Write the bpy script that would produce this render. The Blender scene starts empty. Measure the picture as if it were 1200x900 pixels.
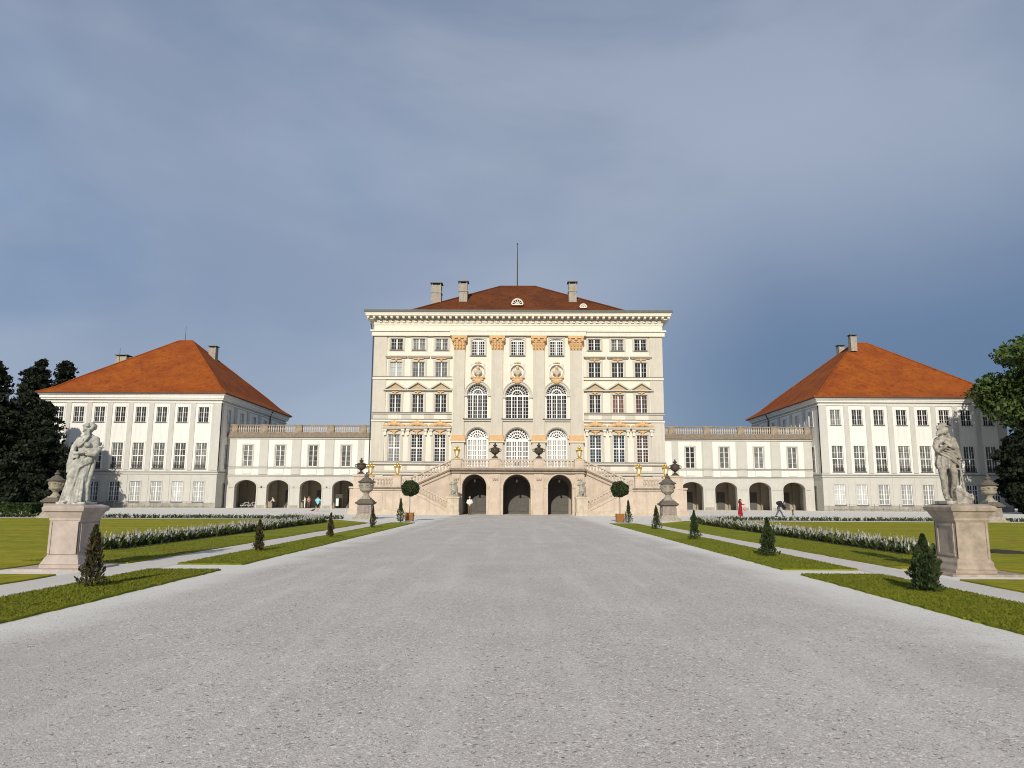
import bpy, bmesh, math, random
from mathutils import Matrix, Vector
import numpy as np
R=math.radians; PI=math.pi
rnd=random.Random(7)
SC=bpy.context.scene; COL=SC.collection
# ------------------------------------------------------------------ materials
MATS={}
def nodes(m):
    m.use_nodes=True; nt=m.node_tree; return nt,nt.nodes,nt.links
def mat(name,col,rough=.8,var=.12,scale=3.,bump=0.,bscale=40.,col2=None,metal=0.,spec=.3,streak=0.,trans=0.):
    m=bpy.data.materials.new(name); nt,n,l=nodes(m); b=n['Principled BSDF']
    b.inputs['Roughness'].default_value=rough; b.inputs['Metallic'].default_value=metal
    b.inputs['Specular IOR Level'].default_value=spec
    c1=tuple(col)+(1,); 
    c2=tuple(col2)+(1,) if col2 else tuple(x*(1-var) for x in col)+(1,)
    tc=n.new('ShaderNodeTexCoord')
    no=n.new('ShaderNodeTexNoise'); no.inputs['Scale'].default_value=scale; no.inputs['Detail'].default_value=6; no.inputs['Roughness'].default_value=.65
    l.new(tc.outputs['Object'],no.inputs['Vector'])
    rp=n.new('ShaderNodeMapRange'); rp.inputs[1].default_value=.35; rp.inputs[2].default_value=.68
    l.new(no.outputs['Fac'],rp.inputs[0])
    mx=n.new('ShaderNodeMix'); mx.data_type='RGBA'; mx.inputs[6].default_value=c1; mx.inputs[7].default_value=c2
    l.new(rp.outputs[0],mx.inputs[0]); out=mx.outputs[2]
    if streak:
        mp=n.new('ShaderNodeMapping'); mp.inputs['Scale'].default_value=(2.2,2.2,.14); l.new(tc.outputs['Object'],mp.inputs[0])
        n2=n.new('ShaderNodeTexNoise'); n2.inputs['Scale'].default_value=1.6; n2.inputs['Detail'].default_value=5; l.new(mp.outputs[0],n2.inputs['Vector'])
        r2=n.new('ShaderNodeMapRange'); r2.inputs[1].default_value=.52; r2.inputs[2].default_value=.75; r2.inputs[4].default_value=streak; l.new(n2.outputs['Fac'],r2.inputs[0])
        m2=n.new('ShaderNodeMix'); m2.data_type='RGBA'; l.new(r2.outputs[0],m2.inputs[0]); l.new(out,m2.inputs[6]); m2.inputs[7].default_value=tuple(x*.45 for x in col)+(1,)
        out=m2.outputs[2]
    l.new(out,b.inputs['Base Color'])
    if bump:
        n3=n.new('ShaderNodeTexNoise'); n3.inputs['Scale'].default_value=bscale; n3.inputs['Detail'].default_value=4; l.new(tc.outputs['Object'],n3.inputs['Vector'])
        bp=n.new('ShaderNodeBump'); bp.inputs['Strength'].default_value=bump; bp.inputs['Distance'].default_value=.03
        l.new(n3.outputs['Fac'],bp.inputs['Height']); l.new(bp.outputs[0],b.inputs['Normal'])
    if trans:
        pass
    MATS[name]=m; return m
def tile_mat(name,c1,c2,c3):
    m=bpy.data.materials.new(name); nt,n,l=nodes(m); b=n['Principled BSDF']; b.inputs['Roughness'].default_value=.85; b.inputs['Specular IOR Level'].default_value=.2
    tc=n.new('ShaderNodeTexCoord')
    def noise(s,d,sc=(1,1,1)):
        mp=n.new('ShaderNodeMapping'); mp.inputs['Scale'].default_value=sc; l.new(tc.outputs['Object'],mp.inputs[0])
        k=n.new('ShaderNodeTexNoise'); k.inputs['Scale'].default_value=s; k.inputs['Detail'].default_value=d; k.inputs['Roughness'].default_value=.6; l.new(mp.outputs[0],k.inputs['Vector']); return k
    def rng(src,a,bb,c=0.,d=1.):
        r=n.new('ShaderNodeMapRange'); r.inputs[1].default_value=a; r.inputs[2].default_value=bb; r.inputs[3].default_value=c; r.inputs[4].default_value=d; l.new(src,r.inputs[0]); return r.outputs[0]
    def mix(f,a,bb):
        x=n.new('ShaderNodeMix'); x.data_type='RGBA'; l.new(f,x.inputs[0])
        for i,v in((6,a),(7,bb)):
            if isinstance(v,tuple): x.inputs[i].default_value=v+(1,)
            else: l.new(v,x.inputs[i])
        return x.outputs[2]
    a=mix(rng(noise(.35,6).outputs['Fac'],.38,.62),c1,c2)
    a=mix(rng(noise(1.1,6,(1.5,1.5,.25)).outputs['Fac'],.5,.72,0,.75),a,c3)
    a=mix(rng(noise(9,2).outputs['Fac'],.35,.7,0,.35),a,c3)
    l.new(a,b.inputs['Base Color'])
    w=n.new('ShaderNodeTexWave'); w.bands_direction='Z'; w.inputs['Scale'].default_value=2.3; w.inputs['Distortion'].default_value=.4; l.new(tc.outputs['Object'],w.inputs['Vector'])
    bp=n.new('ShaderNodeBump'); bp.inputs['Strength'].default_value=.5; bp.inputs['Distance'].default_value=.06; l.new(w.outputs['Fac'],bp.inputs['Height']); l.new(bp.outputs[0],b.inputs['Normal'])
    return m
M=dict(
 cream=mat('cream_plaster',(.76,.71,.61),.9,.06,.8,streak=.2),
 greybeige=mat('grey_beige_plaster',(.59,.55,.47),.9,.10,.8,streak=.22),
 ochre=mat('ochre_stucco',(.70,.46,.235),.85,.25,5,.3,20),
 white=mat('white_plaster',(.755,.74,.69),.9,.06,.6,streak=.24),
 grey=mat('pale_grey_plaster',(.54,.53,.485),.9,.10,.8,streak=.18),
 base=mat('weathered_base_plaster',(.40,.38,.33),.9,.4,1.2,streak=.55),
 stone=mat('pink_sandstone',(.60,.50,.40),.9,.25,1.0,.3,30,streak=.35),
 stonelt=mat('light_sandstone',(.60,.51,.39),.9,.3,2.5,.3,30,streak=.4),
 stonedk=mat('weathered_coping_stone',(.30,.245,.19),.95,.45,4,.5,30,streak=.5),
 balstone=mat('balustrade_stone',(.37,.31,.235),.95,.5,2.2,.4,30,streak=.3),
 marble=mat('weathered_marble',(.60,.60,.54),.75,.6,7,.35,60,streak=.85),
 marbledk=mat('stained_marble',(.50,.46,.39),.8,.65,8,.4,60,streak=1.),
 ped=mat('pale_pink_marble',(.50,.425,.375),.85,.28,2.5,.3,50,streak=.5),
 pedbrown=mat('stained_pink_marble',(.45,.37,.29),.85,.4,3,.4,50,streak=.8),
 pink_=mat('vase_shaft_marble',(.34,.29,.255),.85,.35,4,.3,50,streak=.5),
 tymp=mat('tympanum_stucco',(.50,.40,.26),.9,.15,4),
 vase=mat('sandy_vase_stone',(.42,.375,.30),.9,.45,6,.5,50,streak=.6),
 vasetop=mat('mossy_lid_stone',(.17,.15,.12),.95,.5,9,.6,50),
 bronze=mat('dark_bronze',(.11,.088,.068),.5,.4,8,.3,40,metal=.35,spec=.5),
 gold=mat('gilding',(.85,.56,.14),.32,.2,9,.2,40,metal=.75,spec=.5),
 lampglass=mat('lamp_glass',(.80,.78,.66),.15,.1,4,spec=.6),
 winwhite=mat('white_window_paint',(.80,.80,.78),.6,.03,4),
 wingrey=mat('white_grey_window_paint',(.62,.64,.62),.6,.05,4),
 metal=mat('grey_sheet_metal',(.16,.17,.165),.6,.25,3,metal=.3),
 copper=mat('gutter_metal',(.13,.14,.12),.65,.2,3),
 pipe=mat('dark_downpipe',(.06,.058,.055),.6,.2,3),
 door=mat('grey_wood_door',(.115,.11,.10),.75,.25,3,.3,30),
 doorside=mat('pale_side_door',(.36,.35,.32),.8,.1,3),
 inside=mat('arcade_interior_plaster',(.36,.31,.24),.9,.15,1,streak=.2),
 chim=mat('chimney_plaster',(.42,.38,.32),.9,.35,3,streak=.4),
 terracotta=mat('orange_wood_planter',(.30,.135,.04),.7,.2,6,.2,30),
 trunk=mat('tree_bark',(.10,.075,.05),.9,.4,6,.5,30),
 ptrunk=mat('pale_bark',(.30,.24,.16),.9,.3,6,.3,30),
 soil=mat('dark_soil',(.05,.038,.026),.95,.3,5,.8,30),
 skin=mat('skin',(.50,.31,.22),.6,.05,5),
 hair=mat('dark_hair',(.03,.022,.018),.6,.1,9),
 red=mat('red_cloth',(.27,.008,.012),.8,.2,6),
 pink=mat('pink_cloth',(.60,.30,.30),.8,.2,6),
 blackc=mat('black_cloth',(.018,.017,.018),.8,.2,6),
 bluejean=mat('grey_blue_trousers',(.09,.10,.13),.85,.2,6),
 wcloth=mat('white_cloth',(.72,.70,.66),.85,.1,6),
 turq=mat('turquoise_cloth',(.28,.62,.68),.85,.1,6),
 khaki=mat('brown_trousers',(.13,.085,.055),.85,.1,6),
 tyre=mat('rubber',(.02,.02,.02),.8,.1,6),
 chrome=mat('bare_metal',(.45,.45,.45),.35,.1,6,metal=.8),
 roofpav=tile_mat('orange_roof_tiles',(.36,.094,.009),(.27,.060,.008),(.13,.034,.011)),
 roofcen=tile_mat('brown_roof_tiles',(.12,.034,.009),(.175,.05,.011),(.045,.016,.009)),
)
def pane_mat(name,col,rough,spec,c2):
    m=mat(name,col,rough,0,.9,col2=c2,spec=spec); nt,n,l=nodes(m); b=n['Principled BSDF']
    oi=n.new('ShaderNodeObjectInfo'); mx=n.new('ShaderNodeMix'); mx.data_type='RGBA'; mx.blend_type='MULTIPLY'; mx.inputs[0].default_value=1
    r=n.new('ShaderNodeMapRange'); r.inputs[3].default_value=.45; r.inputs[4].default_value=1.35; l.new(oi.outputs['Random'],r.inputs[0])
    src=b.inputs['Base Color'].links[0].from_socket; l.new(src,mx.inputs[6]); l.new(r.outputs[0],mx.inputs[7]); l.new(mx.outputs[2],b.inputs['Base Color'])
    no=[q for q in n if q.type=='TEX_NOISE'][0]; va=n.new('ShaderNodeVectorMath'); va.operation='ADD'; sc=n.new('ShaderNodeVectorMath'); sc.operation='SCALE'; sc.inputs[0].default_value=(40,17,29); l.new(oi.outputs['Random'],sc.inputs[3])
    l.new(no.inputs['Vector'].links[0].from_socket,va.inputs[0]); l.new(sc.outputs[0],va.inputs[1]); l.new(va.outputs[0],no.inputs['Vector'])
    return m
M['pdark']=pane_mat('dark_glass',(.05,.048,.042),.08,.5,(.012,.012,.012))
M['pgrey']=pane_mat('curtained_glass',(.23,.23,.21),.1,.5,(.06,.062,.06))
M['pwhite']=pane_mat('blind_glass',(.44,.45,.44),.2,.5,(.34,.35,.35))
M['pblue']=pane_mat('bluish_glass',(.035,.055,.065),.1,.6,(.012,.02,.026))
M['pred']=pane_mat('red_curtain_glass',(.17,.085,.06),.2,.5,(.09,.045,.035))
def leafmat(name,c1,c2,rough=.65,sc=1.5):
    m=mat(name,c1,rough,0,sc,col2=c2,spec=.25); return m
M['yew']=leafmat('yew_leaves',(.022,.042,.014),(.045,.065,.02))
M['yewbrown']=leafmat('browning_yew_leaves',(.045,.040,.018),(.085,.055,.022),sc=5)
M['conif']=leafmat('dark_conifer_leaves',(.007,.012,.005),(.015,.023,.008),sc=.5)
M['decid']=leafmat('deciduous_leaves',(.035,.062,.014),(.075,.11,.022),sc=.5)
M['hedge']=leafmat('hedge_leaves',(.022,.042,.008),(.038,.065,.012))
M['fgreen']=leafmat('border_plant_leaves',(.05,.072,.02),(.085,.105,.032),sc=3)
M['fwhite']=leafmat('white_blossom',(.52,.51,.46),(.30,.29,.33),sc=9)
M['blade']=leafmat('grass_blades',(.115,.135,.006),(.14,.14,.010),sc=2)

def ground_mat(kind):
    m=bpy.data.materials.new(kind); nt,n,l=nodes(m); b=n['Principled BSDF']; b.inputs['Roughness'].default_value=.95; b.inputs['Specular IOR Level'].default_value=.15
    g=n.new('ShaderNodeTexCoord').outputs['Object']
    def noise(s,d=4,sc=(1,1,1),ro=.6):
        mp=n.new('ShaderNodeMapping'); mp.inputs['Scale'].default_value=sc; l.new(g,mp.inputs[0])
        k=n.new('ShaderNodeTexNoise'); k.inputs['Scale'].default_value=s; k.inputs['Detail'].default_value=d; k.inputs['Roughness'].default_value=ro; l.new(mp.outputs[0],k.inputs['Vector']); return k.outputs['Fac']
    def rng(src,a,bb,c=0.,d=1.,sm=False):
        r=n.new('ShaderNodeMapRange'); r.inputs[1].default_value=a; r.inputs[2].default_value=bb; r.inputs[3].default_value=c; r.inputs[4].default_value=d; l.new(src,r.inputs[0])
        if sm: r.interpolation_type='SMOOTHSTEP'
        return r.outputs[0]
    def mix(f,a,bb,bt='MIX'):
        x=n.new('ShaderNodeMix'); x.data_type='RGBA'; x.blend_type=bt
        if isinstance(f,float): x.inputs[0].default_value=f
        else: l.new(f,x.inputs[0])
        for i,v in((6,a),(7,bb)):
            if isinstance(v,tuple): x.inputs[i].default_value=v+(1,)
            else: l.new(v,x.inputs[i])
        return x.outputs[2]
    def math_(op,a,bb=None):
        x=n.new('ShaderNodeMath'); x.operation=op
        for i,v in((0,a),(1,bb)):
            if v is None: continue
            if isinstance(v,(int,float)): x.inputs[i].default_value=v
            else: l.new(v,x.inputs[i])
        return x.outputs[0]
    if kind.startswith('gravel') or kind.startswith('path'):
        sx=n.new('ShaderNodeSeparateXYZ'); l.new(g,sx.inputs[0])
        vo=n.new('ShaderNodeTexVoronoi'); vo.inputs['Scale'].default_value=75.; l.new(g,vo.inputs['Vector'])
        vo2=n.new('ShaderNodeTexVoronoi'); vo2.inputs['Scale'].default_value=40.; l.new(g,vo2.inputs['Vector'])
        sv=n.new('ShaderNodeSeparateColor'); l.new(vo.outputs['Color'],sv.inputs[0])
        sv2=n.new('ShaderNodeSeparateColor'); l.new(vo2.outputs['Color'],sv2.inputs[0])
        base=mix(rng(noise(.5,7),.35,.65),(.475,.44,.39),(.575,.535,.475))
        base=mix(rng(noise(5,6,ro=.75),.4,.7,0,.5),base,(.43,.395,.365))
        base=mix(rng(sv.outputs[0],0,1,0,.5),base,mix(rng(sv.outputs[1],.3,.7),(.22,.20,.185),(.80,.76,.71)))
        base=mix(rng(sv2.outputs[0],.95,.965,0,.7),base,(.80,.77,.72))
        base=mix(rng(sv2.outputs[1],.965,.98,0,.7),base,(.12,.11,.10))
        base=mix(rng(noise(1.1,5,(1.6,.10,1),.6),.50,.66,0,.40),base,(.66,.62,.555))
        base=mix(rng(noise(.22,6,(1.,.5,1),.65),.52,.64,0,.35),base,(.40,.37,.335))
        # pale dusty streaks where feet scrape
        st=noise(1.3,3,(2.6,.9,1))
        base=mix(rng(st,.66,.72,0,.5),base,(.70,.66,.60))
        if kind=='gravel':
            ax=math_('ABSOLUTE',math_('ADD',sx.outputs[0],.2))
            ax2=math_('ADD',ax,math_('MULTIPLY',math_('SUBTRACT',noise(.35,5),.5),2.6))
            e=rng(ax2,4.95,6.2,0,.9,True)
            base=mix(e,base,mix(rng(sv.outputs[2],.2,.9),(.66,.63,.565),(.80,.78,.72)))
        else:
            base=mix(.6,base,(.66,.63,.57))
        l.new(base,b.inputs['Base Color'])
        h=math_('ADD',math_('MULTIPLY',vo.outputs['Distance'],-.8),math_('MULTIPLY',noise(70,3,ro=.7),.9))
        h=math_('ADD',h,math_('MULTIPLY',noise(3,3),1.2))
        bp=n.new('ShaderNodeBump'); bp.inputs['Strength'].default_value=.42; bp.inputs['Distance'].default_value=.010; l.new(h,bp.inputs['Height']); l.new(bp.outputs[0],b.inputs['Normal'])
    else:
        a,c,d={'lawn':((.25,.265,.012),(.40,.33,.02),(.15,.185,.010)),'strip':((.19,.225,.010),(.28,.28,.016),(.12,.16,.008)),'grass':((.06,.09,.02),(.08,.10,.02),(.05,.07,.02))}[kind]
        base=mix(rng(noise(.25,7,(.45,2.6,1),.7),.40,.60),a,c)
        base=mix(rng(noise(1.8,6,ro=.7),.42,.68,0,.8),base,d)
        base=mix(rng(noise(.16,6,ro=.7),.54,.66,0,.6),base,(.22,.15,.03))
        base=mix(rng(noise(45,3),.4,.7,0,.6),base,mix(.5,base,(.03,.04,.008)))
        l.new(base,b.inputs['Base Color'])
        bp=n.new('ShaderNodeBump'); bp.inputs['Strength'].default_value=.5; bp.inputs['Distance'].default_value=.03
        l.new(math_('ADD',noise(35,4,ro=.8),math_('MULTIPLY',noise(4,3),1.)),bp.inputs['Height']); l.new(bp.outputs[0],b.inputs['Normal'])
    MATS[kind]=m; return m
for k in('gravel','path','lawn','strip','grass'): M[k]=ground_mat(k)

# ------------------------------------------------------------------ mesh builder
WL={}
class Fr:                       # facade frame: origin + turn about z
    def __init__(s,x=0,y=0,z=0,rot=0): s.o=Vector((x,y,z)); s.rot=R(rot); s.m=Matrix.Translation(s.o)@Matrix.Rotation(s.rot,4,'Z')
    def __call__(s,p): return s.m@Vector(p)
I=Fr()
class MB:
    def __init__(s,fr=I): s.v=[]; s.f=[]; s.mi=[]; s.fr=fr; s.cur=0
    def poly(s,pts,mi=None):
        k=len(s.v); s.v+=[s.fr(p) for p in pts]; s.f.append(tuple(range(k,k+len(pts)))); s.mi.append(s.cur if mi is None else mi)
    def hexa(s,c,mi=None):      # 8 corners: bottom 4, top 4
        k=len(s.v); s.v+=[s.fr(p) for p in c]
        for q in((0,3,2,1),(4,5,6,7),(0,1,5,4),(1,2,6,5),(2,3,7,6),(3,0,4,7)): s.f.append(tuple(k+i for i in q)); s.mi.append(s.cur if mi is None else mi)
        return s
    def box(s,x0,x1,y0,y1,z0,z1,mi=None):
        return s.hexa([(x0,y0,z0),(x1,y0,z0),(x1,y1,z0),(x0,y1,z0),(x0,y0,z1),(x1,y0,z1),(x1,y1,z1),(x0,y1,z1)],mi)
    def taper(s,cx,cy,z0,z1,hx0,hy0,hx1,hy1,mi=None):
        return s.hexa([(cx-hx0,cy-hy0,z0),(cx+hx0,cy-hy0,z0),(cx+hx0,cy+hy0,z0),(cx-hx0,cy+hy0,z0),(cx-hx1,cy-hy1,z1),(cx+hx1,cy-hy1,z1),(cx+hx1,cy+hy1,z1),(cx-hx1,cy+hy1,z1)],mi)
    def prism_xz(s,pts,y0,y1,mi=None):   # closed outline in x,z extruded along y
        n=len(pts); s.poly([(x,y0,z) for x,z in pts],mi); s.poly([(x,y1,z) for x,z in reversed(pts)],mi)
        for i in range(n):
            a,b=pts[i],pts[(i+1)%n]; s.poly([(a[0],y0,a[1]),(a[0],y1,a[1]),(b[0],y1,b[1]),(b[0],y0,b[1])],mi)
    def bar(s,a,b,w,y0,y1,mi=None):      # flat bar in the x,z plane
        dx,dz=b[0]-a[0],b[1]-a[1]; L=math.hypot(dx,dz) or 1; nx,nz=-dz/L*w/2,dx/L*w/2
        s.prism_xz([(a[0]+nx,a[1]+nz),(b[0]+nx,b[1]+nz),(b[0]-nx,b[1]-nz),(a[0]-nx,a[1]-nz)],y0,y1,mi)
    def lathe(s,prof,cx=0,cy=0,cz=0,seg=16,mi=None,sx=1,sy=1):
        k=len(s.v); n=len(prof)
        for r,z in prof:
            for j in range(seg):
                a=2*PI*j/seg; s.v.append(s.fr((cx+math.cos(a)*r*sx,cy+math.sin(a)*r*sy,cz+z)))
        m=s.cur if mi is None else mi
        for i in range(n-1):
            for j in range(seg):
                j2=(j+1)%seg; s.f.append((k+i*seg+j,k+i*seg+j2,k+(i+1)*seg+j2,k+(i+1)*seg+j)); s.mi.append(m)
        s.f.append(tuple(k+j for j in reversed(range(seg)))); s.mi.append(m)
        s.f.append(tuple(k+(n-1)*seg+j for j in range(seg))); s.mi.append(m)
    def tube(s,pts,rad,seg=10,mi=None,flat=None,caps=True):
        """limb: path with a radius per point, rounded ends; flat=(fx,fy) squashes rings in world x / y"""
        pts=[Vector(p) for p in pts]; rad=list(rad) if hasattr(rad,'__len__') else [rad]*len(pts)
        if caps:
            d0=(pts[0]-pts[1]).normalized(); d1=(pts[-1]-pts[-2]).normalized()
            P=[pts[0]+d0*rad[0]*.95,pts[0]+d0*rad[0]*.6]+pts+[pts[-1]+d1*rad[-1]*.6,pts[-1]+d1*rad[-1]*.95]
            Q=[rad[0]*.3,rad[0]*.8]+rad+[rad[-1]*.8,rad[-1]*.3]
        else: P,Q=pts,rad
        k=len(s.v); n=len(P); up=None
        for i,p in enumerate(P):
            t=(P[min(i+1,n-1)]-P[max(i-1,0)]).normalized()
            if up is None: up=t.orthogonal().normalized()
            up=(up-t*up.dot(t)); up=up.normalized() if up.length>1e-6 else t.orthogonal().normalized()
            w=t.cross(up)
            for j in range(seg):
                a=2*PI*j/seg; o=(up*math.cos(a)+w*math.sin(a))*Q[i]
                if flat: o=Vector((o.x*flat[0],o.y*flat[1],o.z))
                s.v.append(s.fr(p+o))
        m=s.cur if mi is None else mi
        for i in range(n-1):
            for j in range(seg):
                j2=(j+1)%seg; s.f.append((k+i*seg+j,k+i*seg+j2,k+(i+1)*seg+j2,k+(i+1)*seg+j)); s.mi.append(m)
        s.f.append(tuple(k+j for j in reversed(range(seg)))); s.mi.append(m)
        s.f.append(tuple(k+(n-1)*seg+j for j in range(seg))); s.mi.append(m)
    def ell(s,c,r,seg=14,rings=9,mi=None,rot=None):
        k=len(s.v); m=s.cur if mi is None else mi; rt=rot or Matrix.Identity(3)
        s.v.append(s.fr(Vector(c)+rt@Vector((0,0,r[2]))))
        for i in range(1,rings):
            th=PI*i/rings
            for j in range(seg):
                a=2*PI*j/seg; s.v.append(s.fr(Vector(c)+rt@Vector((r[0]*math.sin(th)*math.cos(a),r[1]*math.sin(th)*math.sin(a),r[2]*math.cos(th)))))
        s.v.append(s.fr(Vector(c)+rt@Vector((0,0,-r[2])))); e=len(s.v)-1
        for j in range(seg):
            j2=(j+1)%seg; s.f.append((k,k+1+j,k+1+j2)); s.mi.append(m); s.f.append((e,k+1+(rings-2)*seg+j2,k+1+(rings-2)*seg+j)); s.mi.append(m)
        for i in range(rings-2):
            for j in range(seg):
                j2=(j+1)%seg; a=k+1+i*seg; s.f.append((a+j,a+seg+j,a+seg+j2,a+j2)); s.mi.append(m)
    def mesh(s,name,mats,origin=Vector((0,0,0)),smooth=False,recalc=True):
        me=bpy.data.meshes.new(name); o=Vector(origin)
        me.from_pydata([tuple(v-o) for v in s.v],[],s.f)
        if not isinstance(mats,(list,tuple)): mats=[mats]
        for m in mats: me.materials.append(m)
        me.polygons.foreach_set('material_index',s.mi)
        if recalc:
            bm=bmesh.new(); bm.from_mesh(me); bmesh.ops.recalc_face_normals(bm,faces=bm.faces); bm.to_mesh(me); bm.free()
        if smooth:
            me.polygons.foreach_set('use_smooth',[True]*len(me.polygons))
            try: me.set_sharp_from_angle(angle=R(38))
            except Exception: pass
        return me
    def bounds(s):
        a=np.array([tuple(v) for v in s.v]); return a.min(0),a.max(0)
    def build(s,name,mats,parent=None,smooth=False,origin=None,recalc=True):
        if origin is None:
            lo,hi=s.bounds(); origin=Vector(((lo[0]+hi[0])/2,(lo[1]+hi[1])/2,lo[2]))
        return mkobj(name,s.mesh(name,mats,origin,smooth,recalc),parent,origin)
def mkobj(name,me,parent,wloc,rotz=0.):
    o=bpy.data.objects.new(name,me); COL.objects.link(o); wloc=Vector(wloc)
    if parent is not None:
        pl,pr=WL[parent.name]; o.parent=parent; o.location=Matrix.Rotation(-pr,3,'Z')@(wloc-pl); o.rotation_euler=(0,0,rotz-pr)
    else: o.location=wloc; o.rotation_euler=(0,0,rotz)
    WL[o.name]=(wloc,rotz); return o
def tag(o,label=None,cat=None,group=None,kind=None):
    if label: o['label']=label
    if cat: o['category']=cat
    if group: o['group']=group
    if kind: o['kind']=kind
    return o
def thing(name,label,cat,loc,group=None,rotz=0.):
    return tag(mkobj(name,None,None,loc,rotz),label,cat,group)
def clone(root,loc,label=None,rotz=None):
    def rec(o,par):
        c=o.copy(); COL.objects.link(c)
        if par is not None: c.parent=par
        for k in [x for x in KIDS.get(o.name,[])]:
            n=rec(k,c); KIDS.setdefault(c.name,[]).append(n)
        return c
    c=rec(root,None); c.location=loc
    if rotz is not None: c.rotation_euler=(0,0,rotz)
    if label: c['label']=label
    WL[c.name]=(Vector(loc),rotz or 0.); return c
KIDS={}
_mk=mkobj
def mkobj(name,me,parent,wloc,rotz=0.):
    o=_mk(name,me,parent,wloc,rotz)
    if parent is not None: KIDS.setdefault(parent.name,[]).append(o)
    return o
def fuse(mb,voxel=.02,smooth=2,mats=None,name='m',origin=(0,0,0),disp=None):
    """overlapping closed lumps -> one continuous surface mesh"""
    me=mb.mesh(name+'_raw',mats or [],origin)
    o=bpy.data.objects.new('tmp_fuse',me); COL.objects.link(o)
    r=o.modifiers.new('r','REMESH'); r.mode='VOXEL'; r.voxel_size=voxel
    if smooth:
        q=o.modifiers.new('s','SMOOTH'); q.factor=.5; q.iterations=smooth
    if disp:
        t=bpy.data.textures.new('clouds','CLOUDS'); t.noise_scale=disp[1]
        d=o.modifiers.new('d','DISPLACE'); d.texture=t; d.strength=disp[0]; d.texture_coords='LOCAL'
    dg=bpy.context.evaluated_depsgraph_get(); dg.update()
    me2=bpy.data.meshes.new_from_object(o.evaluated_get(dg)); me2.name=name
    me2.materials.clear()
    for m in (mats if isinstance(mats,(list,tuple)) else [mats]): me2.materials.append(m)
    me2.polygons.foreach_set('material_index',[0]*len(me2.polygons)); me2.polygons.foreach_set('use_smooth',[True]*len(me2.polygons))
    bpy.data.objects.remove(o); bpy.data.meshes.remove(me); return me2
def quads(name,C,U,V,mats,mi=None):
    """many small quads from numpy arrays (centres, half-axes)"""
    n=len(C); v=np.empty((n*4,3),np.float32); v[0::4]=C-U-V; v[1::4]=C+U-V; v[2::4]=C+U+V; v[3::4]=C-U+V
    me=bpy.data.meshes.new(name); me.vertices.add(n*4); me.vertices.foreach_set('co',v.ravel())
    me.loops.add(n*4); me.loops.foreach_set('vertex_index',np.arange(n*4,dtype=np.int32))
    me.polygons.add(n); me.polygons.foreach_set('loop_start',np.arange(0,n*4,4,dtype=np.int32)); 
    if not isinstance(mats,(list,tuple)): mats=[mats]
    for m in mats: me.materials.append(m)
    if mi is not None: me.polygons.foreach_set('material_index',np.asarray(mi,dtype=np.int32))
    me.update(calc_edges=True); me.validate(); return me
NR=np.random.default_rng(5)
def rand_axes(n,size,aspect=.55,tilt=None):
    d=NR.normal(size=(n,3)); d/=np.linalg.norm(d,axis=1)[:,None]
    e=NR.normal(size=(n,3)); e-=d*(d*e).sum(1)[:,None]; e/=np.linalg.norm(e,axis=1)[:,None]
    s=size*(.6+.8*NR.random(n))[:,None]; return d*s,e*s*aspect
# ------------------------------------------------------------------ walls with real openings
def arcpts(w,rise,n=14): return [(-w/2*math.cos(PI*i/n),rise*math.sin(PI*i/n)) for i in range(n+1)]
def wall(mb,x0,x1,z0,z1,ops=(),dep=.25,y=0.,rules=(),mi=0):
    xs={x0,x1}; zs={z0,z1}
    for o in ops:
        cx,w,a,b=o[:4]; xs|={cx-w/2,cx+w/2}; zs|={a,b}
    for r in rules: xs|={r[0],r[1]}; zs|={r[2],r[3]}
    xs=sorted(x for x in xs if x0<=x<=x1); zs=sorted(z for z in zs if z0<=z<=z1)
    for i in range(len(xs)-1):
        for j in range(len(zs)-1):
            if xs[i+1]-xs[i]<1e-5 or zs[j+1]-zs[j]<1e-5: continue
            cx=(xs[i]+xs[i+1])/2; cz=(zs[j]+zs[j+1])/2
            if any(abs(cx-o[0])<o[1]/2 and o[2]<cz<o[3] for o in ops): continue
            m=mi
            for r in rules:
                if r[0]<cx<r[1] and r[2]<cz<r[3]: m=r[4]
            mb.poly([(xs[i],y,zs[j]),(xs[i+1],y,zs[j]),(xs[i+1],y,zs[j+1]),(xs[i],y,zs[j+1])],m)
    for o in ops:
        cx,w,a,b=o[:4]; rise=o[4] if len(o)>4 else 0; m=o[5] if len(o)>5 else mi; dd=o[6] if len(o)>6 else dep
        l,r=cx-w/2,cx+w/2; zs_=b-rise
        for q in([(l,y,a),(l,y,zs_),(l,y+dd,zs_),(l,y+dd,a)],[(r,y,a),(r,y+dd,a),(r,y+dd,zs_),(r,y,zs_)],[(l,y,a),(l,y+dd,a),(r,y+dd,a),(r,y,a)]): mb.poly(q,m)
        if rise:
            p=[(cx+u,zs_+v) for u,v in arcpts(w,rise)]
            for k in range(len(p)-1):
                A,B=p[k],p[k+1]; mb.poly([(A[0],y,A[1]),(B[0],y,B[1]),(B[0],y,b),(A[0],y,b)],m)
                mb.poly([(A[0],y,A[1]),(A[0],y+dd,A[1]),(B[0],y+dd,B[1]),(B[0],y,B[1])],m)
        else: mb.poly([(l,y,b),(r,y,b),(r,y+dd,b),(l,y+dd,b)],m)
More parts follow.
